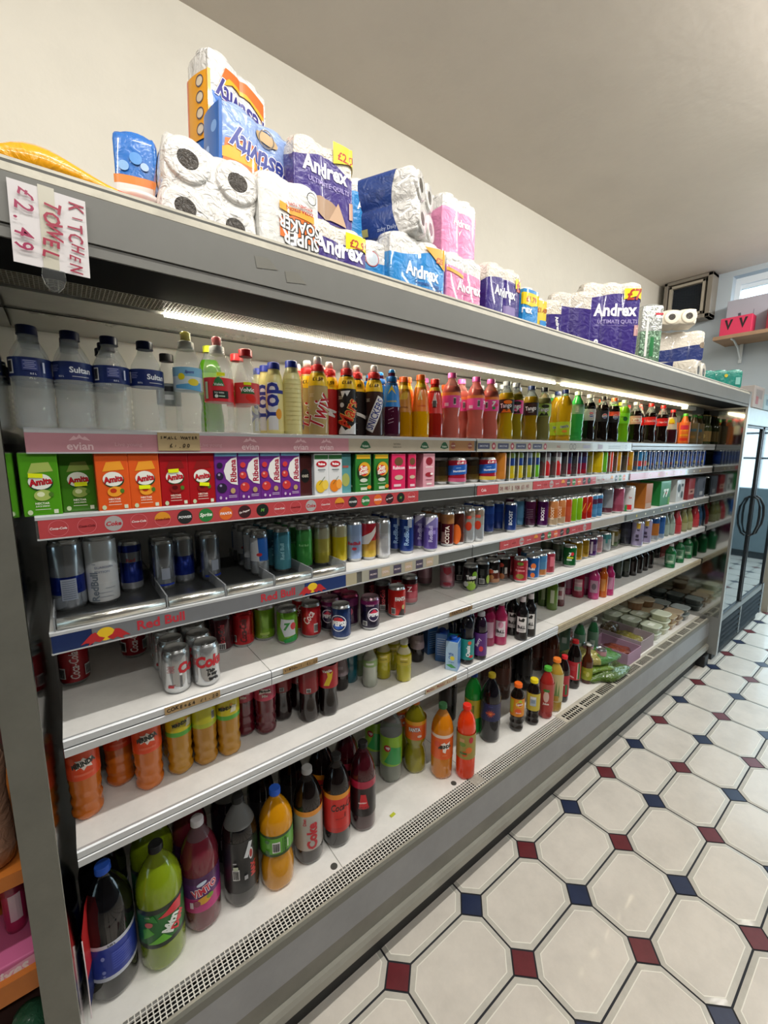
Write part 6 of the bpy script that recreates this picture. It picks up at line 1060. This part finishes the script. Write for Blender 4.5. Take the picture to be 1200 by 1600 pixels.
pack('toilet_roll_pack', 'pink toilet roll pack with orange offer band, lower of the pink pair', 2, 1, .168, .0405, SW, PK, lambda u, W: .74-.08*u/W, [AND(.12, -.004, '#f8f0f4', .02), ('p', [(-.06, .004), (.01, -.008), (.01, -.018), (-.06, -.006)], '#e8a838', -.02, .036), R(.07, .0014, '#c86a98', .02, -.026)], (1.085, 1.03, ZC), (0, 0, 0), **sup)
pack('toilet_roll_pack', 'purple quilted toilet roll pack standing alone right of the pink pair', 2, 1, .185, .046, QW, PU, lambda u, W: .74+.06*math.cos(PI*u/W), [AND(.12, .012), R(.06, .04, '#8a7ab0', .03, -.05)]+YL(.045, .035, '£', .08, .052), (1.285, 1.03, ZC), (0, 0, 0), **sup)
pack('toilet_roll_pack', 'small blue pack with yellow price flash right of the purple pack', 1, 1, .145, .046, SW, CB, lambda u, W: .97, [('p', [(-.05, .03), (-.05, -.01), (.0, -.016), (.05, -.004), (.05, .03)], '#e8cc1c', 0, .026), T('£1.79', .06, '#b03a1c', 0, .034, 0, .03), T('rex', .05, '#f4f8fc', -.02, -.006, 0, .04)], (1.435, 1.02, ZC), (0, 0, 0), **sup)
pack('toilet_roll_pack', 'small blue and yellow pack half hidden in front of a quilted purple roll', 1, 1, .13, .032, SW, M('#e8c82c', .3, coat=.5), lambda u, W: .97, [T('£1.40', .05, '#b85a1c', 0, .026, 0, .03), R(.06, .03, '#2a8ad0', .02, -.026), T('X', .018, '#f4f8fc', .03, -.022, 0, .04)], (1.525, 1.02, ZC), (0, 0, D2(-10)), **sup)
pack('toilet_roll_pack', 'short purple pack with quilted white top, leftmost of the far purple three', 1, 1, .15, .045, QW, PU, lambda u, W: .66, [T('Andrex', .06, '#f4f4f8', .03, -.014, -78, .04)], (1.645, 1.04, ZC), (0, 0, D2(-36)), **sup)
pack('toilet_roll_pack', 'purple pack with vertical lettering on its side, middle of the far purple three', 2, 1, .225, .045, QW, PU, lambda u, W: .74-.1*u/W, [T('Andrex', .08, '#f4f4f8', -.105, -.02, -86, .04)], (1.83, 1.06, ZC), (0, 0, D2(-42)), **sup)
pack('toilet_roll_pack', 'largest purple quilted toilet roll pack with white lettering near the far end', 3, 1, .355, .048, QW, PU, lambda u, W: .82+.05*math.cos(PI*(u-.05)/W), [AND(.215, .055, '#f4f4f8', .015), T('ULTIMATE QUILTS', .2, '#b0a4d8', .03, .0, 0, .01), R(.1, .0016, '#9a8cc8', .03, -.018), T('9', .026, '#f4f4f8', -.07, -.10, 0, .05), T('Andrex', .1, '#f4f4f8', -.19, .02, -86, .04), R(.03, .05, '#c89a9a', .13, -.04), R(.008, .008, '#e8c8b8', .13, -.03)]+YL(.1, .05, '£7', .105, .128), (2.22, 1.08, ZC), (0, 0, D2(-38)), **sup)
pack('toilet_roll_pack', 'shiny green and silver film pack beside the largest purple pack', 1, 1, .335, .058, M('#b8bcb8', .12, metal=.5, coat=.8, bump=.8, bscale=30), M('#7a9a80', .15, metal=.4, coat=.8, bump=.8, bscale=30), lambda u, W: .6, [R(.02, .1, '#2a7a44', .01, -.05), R(.012, .2, '#e8e8e4', -.02, 0), R(.05, .01, '#c02c3a', .04, .12)], (2.66, 1.06, ZC), (0, 0, D2(-42)), **sup)
pack('toilet_roll_pack', 'cream pack of loose-looking rolls with open cores facing forward, top of the far pile', 3, 1, .12, .050, M('#e6dcc8', .45, coat=.4, bump=.3, bscale=40), None, None, (), (3.32, 1.22, .835), (D2(84), 0, D2(-50)), **sup)
pack('toilet_roll_pack', 'cream and navy roll pack in the middle of the far pile', 3, 1, .2, .052, M('#ded6c8', .35, coat=.6, bump=.5, bscale=30), M('#20306c', .3, coat=.6, bump=.4, bscale=25), lambda u, W: .5+.08*math.sin(PI*u/W), [Dk(.02, .02, '#8a7a68', .14, .01)], (3.42, 1.17, .578), (0, 0, D2(-50)), **sup)
pack('toilet_roll_pack', 'navy and cream roll pack lying on its side, bottom of the far pile', 2, 1, .34, .066, M('#dcd4c6', .35, coat=.6, bump=.6, bscale=30), M('#20306c', .3, coat=.6, bump=.4, bscale=25), lambda u, W: .64, (), (3.36, 1.34, .505), (D2(90), 0, D2(4)), **sup)
pack('tissue_pack', 'large teal tissue pack with yellow medallion at the far end of the canopy', 3, 1, .13, .045, M('#2f8a7c', .25, coat=.6, bump=.5, bscale=25), None, None, [Dk(.024, .024, '#c8b43a', -.14, -.01), Dk(.014, .014, '#8a7a2c', -.14, -.01), Dk(.012, .012, '#c8b43a', .02, .03), R(.03, .05, '#8ac0b8', .1, -.01)], (3.93, 1.04, ZC), (0, 0, D2(-50)), cat='tissue pack')
pack('tissue_pack', 'small blue-green tissue pack with yellow flash beside the teal one', 1, 1, .11, .038, M('#1f7a90', .25, coat=.6, bump=.5, bscale=25), None, None, [R(.05, .03, '#c8b43a', 0, .034), Dk(.008, .008, '#8a5a2c', 0, .034)], (4.07, .99, ZC), (0, 0, D2(-50)), cat='tissue pack')

# ------------------------------------------------------------------ glass-door fridge beyond
fr = empty('glass_door_fridge', (5.0, 1.2, 0)); tag(fr, 'tall two-door glass fridge with black handles at the end of the aisle', 'fridge')
FO = (5.0, 1.2)
def fpart(mb, name, par=None, **kw): mb.v = [(a-FO[0], b-FO[1], c) for a, b, c in mb.v]; return tag(mb.build(name, par or fr), **kw)
FY = .91; FG = M('#6c7274', .4, metal=.3, dirt=.1); FD = M('#24282c', .4)
mb = MB(); mb.box(4.22, 5.72, FY+.05, 1.55, .09, Z(.33), M('#b4babc', .5)); mb.bbox(4.22, 5.72, FY, FY+.06, Z(.19), Z(.325), M('#aeb8b8', .35, metal=.2, dirt=.1), .006); fpart(mb, 'cabinet_body')
gls = M('#2a353b', .05, metal=.6, spec=.3)
for a, b in ((4.24, 4.80), (4.83, 5.64)):
    mb = MB(); mb.box(a, b, FY, FY+.04, Z(-1.385), Z(-1.37), FD); mb.box(a, b, FY, FY+.04, Z(.17), Z(.185), FD); mb.box(a, a+.016, FY, FY+.04, Z(-1.385), Z(.185), FD); mb.box(b-.016, b, FY, FY+.04, Z(-1.385), Z(.185), FD)
    d = fpart(mb, 'door'); g = MB(); g.box(a+.016, b-.016, FY+.012, FY+.018, Z(-1.37), Z(.17), gls); fpart(g, 'glass_pane', d)
    hx_ = b-.03 if a < 4.5 else a+.03; s = -1 if a < 4.5 else 1
    h = MB(); h.tube([(hx_, FY, Z(-.76)), (hx_, FY-.03, Z(-.74)), (hx_+s*.02, FY-.055, Z(-.66)), (hx_+s*.03, FY-.06, Z(-.58)), (hx_+s*.02, FY-.055, Z(-.50)), (hx_, FY-.03, Z(-.43)), (hx_, FY, Z(-.41))], .009, FD); fpart(h, 'handle', d)
LV = M('#3a4044', .85, spec=.15, dirt=.15)
for a, b in ((4.24, 4.86), (4.90, 5.66)):
    mb = MB(); mb.box(a, b, FY+.02, FY+.03, Z(-1.69), Z(-1.44), FD)
    for k in range(5): z = -1.455-.048*k; mb.prism([(FY+.02, Z(z)), (FY-.004, Z(z-.028)), (FY, Z(z-.034)), (FY+.024, Z(z-.008))], a, b, LV)
    fpart(mb, 'vent_louvre')
mb = MB(); mb.box(4.22, 5.72, FY+.005, FY+.04, Z(-1.44), Z(-1.385), FG); mb.box(4.86, 4.90, FY, FY+.03, Z(-1.70), Z(-1.44), FG); mb.box(5.66, 5.72, FY, FY+.03, Z(-1.70), Z(-1.385), FG)
fpart(mb, 'lower_frame')
mb = MB(); mb.box(4.24, 5.70, FY+.03, FY+.06, .0, .10, M('#3a3e40', .6, dirt=.2)); fpart(mb, 'plinth')
b = MB(); b.bbox(-.16, .16, -.12, .12, 0, .17, M('#b0a8a4', .6, dirt=.1), .003); flat(b, [R(.2, .07, '#8a8280', 0, .02), R(.08, .06, '#a04a50', -.05, -.03)], (0, -.12, .09), (1, 0, 0), (0, 0, 1)); o = b.build('cardboard_box'); o.location = (4.55, 1.04, Z(.331)); tag(o, 'grey-pink cardboard box on top of the glass-door fridge, left one', 'box')
b = MB(); b.bbox(-.14, .14, -.12, .12, 0, .13, M('#a8c4cc', .5), .003); flat(b, [R(.2, .05, '#6a9ab0', 0, 0), R(.1, .02, '#8a3a40', 0, .02)], (0, -.12, .065), (1, 0, 0), (0, 0, 1)); o = b.build('cardboard_box'); o.location = (4.90, 1.04, Z(.331)); tag(o, 'pale blue cardboard box on top of the glass-door fridge, right one', 'box')

# ------------------------------------------------------------------ ventilation unit, wall shelf, boxes
ac = empty('ventilation_unit', (5.02, 1.64, Z(1.42))); tag(ac, 'square metal-framed ventilation unit with dark grille under the ceiling', 'vent unit')
def ap(mb, name, par): mb.v = [(a-5.02, b_-1.64, c-Z(1.42)) for a, b_, c in mb.v]; return mb.build(name, par)
FRM = M('#8a8378', .5, dirt=.1)
mb = MB()
for y0, y1, z0, z1 in ((1.44, 1.84, 1.60, 1.63), (1.44, 1.84, 1.235, 1.27), (1.44, 1.48, 1.235, 1.63), (1.81, 1.84, 1.235, 1.63)): mb.bbox(4.94, 5.10, y0, y1, Z(z0), Z(z1), FRM, .004)
f = ap(mb, 'outer_frame', ac)
mb = MB()
for y0, y1, z0, z1 in ((1.50, 1.80, 1.565, 1.59), (1.50, 1.80, 1.28, 1.305), (1.50, 1.525, 1.28, 1.59), (1.775, 1.80, 1.28, 1.59)): mb.bbox(4.955, 5.06, y0, y1, Z(z0), Z(z1), M('#b0a898', .5), .003)
ap(mb, 'inner_frame', ac)
mb = MB(); mb.box(5.0, 5.06, 1.50, 1.80, Z(1.28), Z(1.59), M('#1e242c', .6))
for k in range(22): z = 1.31+.0118*k; mb.box(4.985, 5.0, 1.52, 1.78, Z(z), Z(z+.003), M('#3a424c', .4))
ap(mb, 'dark_grille', ac)
sh = empty('wall_shelf', (4.95, .4, Z(.99))); tag(sh, 'brown wooden wall shelf with white brackets below the high window', 'shelf')
mb = MB(); mb.box(-.22, .15, -1.4, .93, -.03, 0, M('#a8876a', .6, dirt=.15)); mb.build('shelf_board', sh)
for y in (.80, -.1):
    mb = MB(); mb.tube([(.14, y, -.17), (.02, y, -.08), (-.12, y, -.034), (-.20, y, -.034)], .008, M('#d8e0e4', .4)); mb.box(.13, .146, y-.012, y+.012, -.20, -.03, M('#d8e0e4', .4)); mb.build('bracket', sh)
def wbox(name, label, y0, y1, x0, x1, h, col, gs=(), cat='box'):
    b = MB(); W = y1-y0; b.bbox(-W/2, W/2, -(x1-x0)/2, (x1-x0)/2, 0, h, M(col, .55), .003); flat(b, gs, (0, -(x1-x0)/2, h/2), (1, 0, 0), (0, 0, 1))
    o = b.build(name); o.location = ((x0+x1)/2, (y0+y1)/2, Z(.991)); o.rotation_euler = (0, 0, D2(-90)); tag(o, label, cat); return o
wbox('cardboard_box', 'pink box with black stripe pattern at the left end of the wall shelf', 1.08, 1.30, 4.78, 4.90, .155, '#d83a60', [('p', [(-.03, .05), (0, -.04), (.03, .05), (.012, .05), (0, 0), (-.012, .05)], '#2a1c22', -.05, .01), ('p', [(-.03, .05), (0, -.04), (.03, .05), (.012, .05), (0, 0), (-.012, .05)], '#2a1c22', .05, .01)])
wbox('cardboard_box', 'tall pale grey box with black line drawing behind the pink box', 1.0, 1.31, 4.95, 5.06, .34, '#a8a8b4', [R(.02, .14, '#4a4a58', -.05, -.02, 8), R(.05, .006, '#4a4a58', .0, .0, 20), R(.05, .006, '#4a4a58', .0, -.05, -20), R(.004, .12, '#6a6a78', .04, .0)])
wbox('cardboard_box', 'dark red box with white script on the wall shelf near the picture edge', .70, .99, 4.80, 4.98, .22, '#8a2432', [R(.2, .02, '#5a1a2a', 0, .08), T('Cola', .12, '#e0d0d4', .0, 0, 10, .02, .3)])
wbox('cardboard_box', 'blue box standing behind the dark red box on the wall shelf', .66, 1.0, 5.0, 5.06, .36, '#3a5a90', [R(.2, .04, '#8aa0c8', 0, .1)])

# ------------------------------------------------------------------ neighbouring stand at the far left, outside the case
lf = MB(); OR = M('#c8742c', .5, dirt=.15)
lf.box(-.50, -.13, .97, 1.35, Z(-1.075), Z(-1.055), OR); lf.box(-.50, -.13, .965, .985, Z(-1.075), Z(-1.03), OR); lf.box(-.50, -.13, .97, 1.35, Z(-.83), Z(-.81), OR); lf.box(-.50, -.13, .965, .98, Z(-.83), Z(-.80), OR)
lf.box(-.50, -.135, 1.34, 1.36, .02, Z(-.3), M('#5a3a3a', .7)); lf.box(-.50, -.13, .97, 1.35, .02, Z(-1.32), M('#4a3430', .7))
o = lf.build('display_stand'); tag(o, 'orange-edged snack display stand left of the case end panel', 'stand')
b = MB(); b.bbox(-.10, .0, -.03, .10, 0, .05, M('#d06a9a', .5), .003); flat(b, [('p', [(-.05, -.02), (.0, -.004), (.05, .0), (.05, .02), (0, .014), (-.05, -.004)], '#e8a8c4', -.05, 0), T('Lixes', .06, '#f4e8ee', -.04, .004, 8, .04, .3, 1.3)], (0, -.03, .025), (1, 0, 0), (0, 0, 1)); o = b.build('sweet_tray'); o.location = (-.135, 1.01, Z(-1.0545)); tag(o, 'pink printed card tray on the orange-edged stand', 'tray')
for i, (x, y, c, cc) in enumerate(((-.166, 1.06, '#b02a5c', '#5a7a60'), (-.145, 1.12, '#c03a5a', '#c03a50'))):
    b = MB(); b.lathe([(.017, 0), (.019, .01), (.019, .10), (.012, .125), (.010, .13)], M(c, .25, coat=.4), 20); b.lathe([(.0125, .13), (.0125, .165), (.010, .168)], M(cc, .4), 16); wrap(b, circle_outline(.0193), [R(.02, .05, '#d8c0cc' if i == 0 else '#e0a03a', .004, .05)])
    o = b.build('sweet_bottle'); o.scale = (1, 1, 1.22); o.location = (x, y, Z(-1.004)); tag(o, ['small pink sweet bottle with green cap and white label in the pink tray', 'small red-pink sweet bottle behind the green-capped one in the pink tray'][i], 'bottle')
b = MB(); b.lathe([(.03, 0), (.035, .03), (.03, .15), (.036, .22), (.02, .26)], M('#a8806a', .15, coat=.8, bump=.9, bscale=30), 16); o = b.build('snack_bag'); o.location = (-.175, 1.02, Z(-.80)); tag(o, 'crinkled brown and pink film snack bag on the upper orange ledge', 'bag')
b = MB(); b.lathe([(.045, 0), (.05, .14), (.04, .2), (.03, .25)], M('#4a1424', .2, coat=.6, bump=.5, bscale=30), 16); o = b.build('snack_bag'); o.location = (-.215, 1.12, Z(-.80)); tag(o, 'dark maroon film snack bag on the upper orange ledge, behind the brown one', 'bag')
for i, (x, z, c, l) in enumerate(((-.150, -1.315, '#5a7aa8', 'blue bauble-like toy at the foot of the orange-edged stand'), (-.155, -1.25, '#3a7a5c', 'green bauble-like toy above the blue one in the orange-edged stand'))):
    b = MB(); b.lathe([(.008, 0), (.024, .012), (.033, .034), (.026, .056), (.010, .066)], M(c, .3, coat=.4, bump=.5, bscale=60), 18); o = b.build('toy_ball'); o.location = (x-.01*i, 1.0+.03*i, Z(z)); tag(o, l, 'toy')
# card advert tucked against the left end panel
b = MB(); b.add([(0, 0, 0), (.012, .05, .0), (.020, .10, .0), (0, 0, .13), (.010, .05, .16), (.018, .09, .15)], [(0, 1, 4, 3), (1, 2, 5, 4)], M('#c42a2c', .4)); b.add([(-.001, 0, -.08), (.010, .05, -.08), (-.001, 0, .0), (.0105, .05, .0)], [(0, 1, 3, 2)], M('#1f2a60', .4))
b.tube([(0, -.001, -.10), (.001, -.002, .0), (.0, -.001, .12)], .0012, M('#d8c8c8', .4))
o = b.build('torn_card'); o.location = (-.066, 1.06, Z(-1.25)); tag(o, 'torn red and navy card tucked against the left end panel', 'card')
b = MB(); b.box(-.011, .011, -.006, .006, 0, .002, M('#c4cc3a', .5)); o = b.build('price_label_scrap'); o.location = (.88, 1.09, Z(-1.389)); o.rotation_euler = (0, 0, D2(8)); tag(o, 'small yellow-green label scrap lying on the white bottom deck', 'label')

# ------------------------------------------------------------------ chilled food on the far deck
def blob(name, label, col, loc, size, rz=0, cat='bag', seedn=1, col2=None, z=0):
    rnd = random.Random(seedn); bm = bmesh.new(); bmesh.ops.create_uvsphere(bm, u_segments=28, v_segments=14, radius=1)
    for v in bm.verts:
        x, y, zz = v.co; k = 1+.10*math.sin(7*x+seedn)+.08*math.sin(9*y+2*seedn)+.05*math.sin(15*zz+4*x)
        p = abs(x)**.7*math.copysign(1, x), abs(y)**.75*math.copysign(1, y), zz
        v.co = Vector((p[0]*size[0]*k, p[1]*size[1]*k, max(-size[2]*.6, zz*size[2]*k)))
    bm.verts.index_update(); mb = MB(); m1 = M(col, .2, coat=.7, bump=.9, bscale=45, dirt=.35, dscale=25); m2 = M(col2, .2, coat=.7, bump=.9, bscale=45, dirt=.3, dscale=25) if col2 else m1
    vs = [v.co[:] for v in bm.verts]; fa = [[v.index for v in f.verts] for f in bm.faces if f.calc_center_median().x < size[0]*.1 or not col2]; fb = [[v.index for v in f.verts] for f in bm.faces if col2 and f.calc_center_median().x >= size[0]*.1]
    mb.add(vs, fa, m1, True)
    if fb: mb.add(vs, fb, m2, True)
    bm.free(); o = mb.build(name); o.location = (loc[0], loc[1], Z(loc[2])+size[2]*.6); o.rotation_euler = (0, 0, rz); tag(o, label, cat); return o
blob('vegetable_bag', 'clear bag of dark green vegetables overhanging the slotted grille, lowest of the bags', '#5a7a28', (2.56, 1.07, ZD), (.16, .075, .035), D2(-12), seedn=2)
blob('vegetable_bag', 'pale green film bag in the middle of the three bags', '#7a9a3c', (2.50, 1.12, ZD+.05), (.13, .07, .022), D2(-20), seedn=5)
blob('vegetable_bag', 'green and straw-yellow film bag on top of the bag pile', '#b8b060', (2.52, 1.15, ZD+.088), (.16, .085, .035), D2(-30), seedn=8, col2='#4f8a3c')
def tray_box(name, label, x, y, W, D, H, col, inside, foods, cat='box', rz=0):
    root = empty(name, (x, y, Z(ZD)+.0005), rz); tag(root, label, cat); mb = MB(); t = .004; m = M(col, .55); mi = M(inside, .6)
    mb.box(-W/2, W/2, -D/2, D/2, 0, t, mi)
    for a in ((-W/2, W/2, -D/2, -D/2+t), (-W/2, W/2, D/2-t, D/2), (-W/2, -W/2+t, -D/2+t, D/2-t), (W/2-t, W/2, -D/2+t, D/2-t)): mb.box(*a, t, H, m)
    mb.build('card_tray', root); return root
tray_box('card_tray', 'shallow lilac-printed card tray holding red packets, nearest the bags', 2.86, 1.16, .20, .26, .085, '#b090a8', '#d4c8c4', 0)
tray_box('card_tray', 'second shallow card tray, pale lined, holding yellow-green packets', 3.12, 1.20, .22, .30, .09, '#a89aa0', '#c0b4ac', 0)
blob('snack_packet', 'red-brown packet of nuts lying in the lilac card tray', '#8a3a1c', (2.86, 1.14, ZD+.03), (.07, .09, .022), D2(20), 'packet', 3)
blob('snack_packet', 'olive and yellow packet lying in the pale card tray', '#8a8030', (3.12, 1.17, ZD+.03), (.08, .10, .026), D2(-10), 'packet', 6)
blob('snack_packet', 'dark brown packet leaning at the back of the pale card tray', '#4a3a20', (3.10, 1.30, ZD+.05), (.08, .05, .04), 0, 'packet', 9)
blob('snack_packet', 'orange packet standing at the back behind the bag pile', '#a04a1c', (2.62, 1.38, ZD), (.08, .05, .10), 0, 'packet', 11)
def tub(x, y, z, r, h, col, lidc, label, sq=.55, group=None, paper=False):
    root = empty('food_tub', (x, y, Z(z)+.0005)); tag(root, label, 'food tub', group); mb = MB()
    mb.lathe([(r*.82, 0), (r*.86, .004), (r*.97, h-.012), (r*1.0, h-.010)], M(col, .15, coat=.6, dirt=.2, dscale=30), 28, sq=sq); mb.build('tub', root)
    l = MB(); l.lathe([(r*1.03, h-.010), (r*1.05, h-.004), (r*1.0, h), (r*.9, h-.003)], M(lidc, .12, coat=.7), 28, sq=sq); lo = l.build('lid', root)
    if paper: p = MB(); p.box(-r*.5, r*.5, -r*.3, r*.3, h-.0025, h-.0008, M('#d8dcd0', .5)); p.build('paper_label', lo)
rows = [(3.36, '#a8b098', '#c4ccb8'), (3.52, '#c0c4a4', '#ccd2bc'), (3.66, '#a88a64', '#b8a888'), (3.80, '#8a6a4c', '#a89880'), (3.95, '#5a6464', '#8a9494')]
names = ['pale green', 'cream', 'tan', 'brown', 'grey']
for i, (x, c, lc) in enumerate(rows):
    for j, y in enumerate((1.12, 1.26, 1.40)):
        for k in range(2 if i != 1 else 3 if j == 0 else 2):
            pos = ['front', 'middle', 'back'][j]; lev = ['bottom', 'second', 'top'][k]
            tub(x+.006*((k*7+j*3) % 3), y, ZD+.0505*k, .062, .05, c, lc, '%s lidded food tub, %s of the %s stack on bottom deck' % (names[i], lev, pos), paper=(k == 1 and i < 2))
tub(3.60, 1.33, ZD+.103, .06, .07, '#8a5a34', '#b8a890', 'round brown food tub standing on the tan stacks', sq=1)
tub(3.74, 1.30, ZD+.103, .06, .06, '#7a5a3c', '#a89a84', 'round dark tan food tub on the stacks, rightmost round one', sq=1)
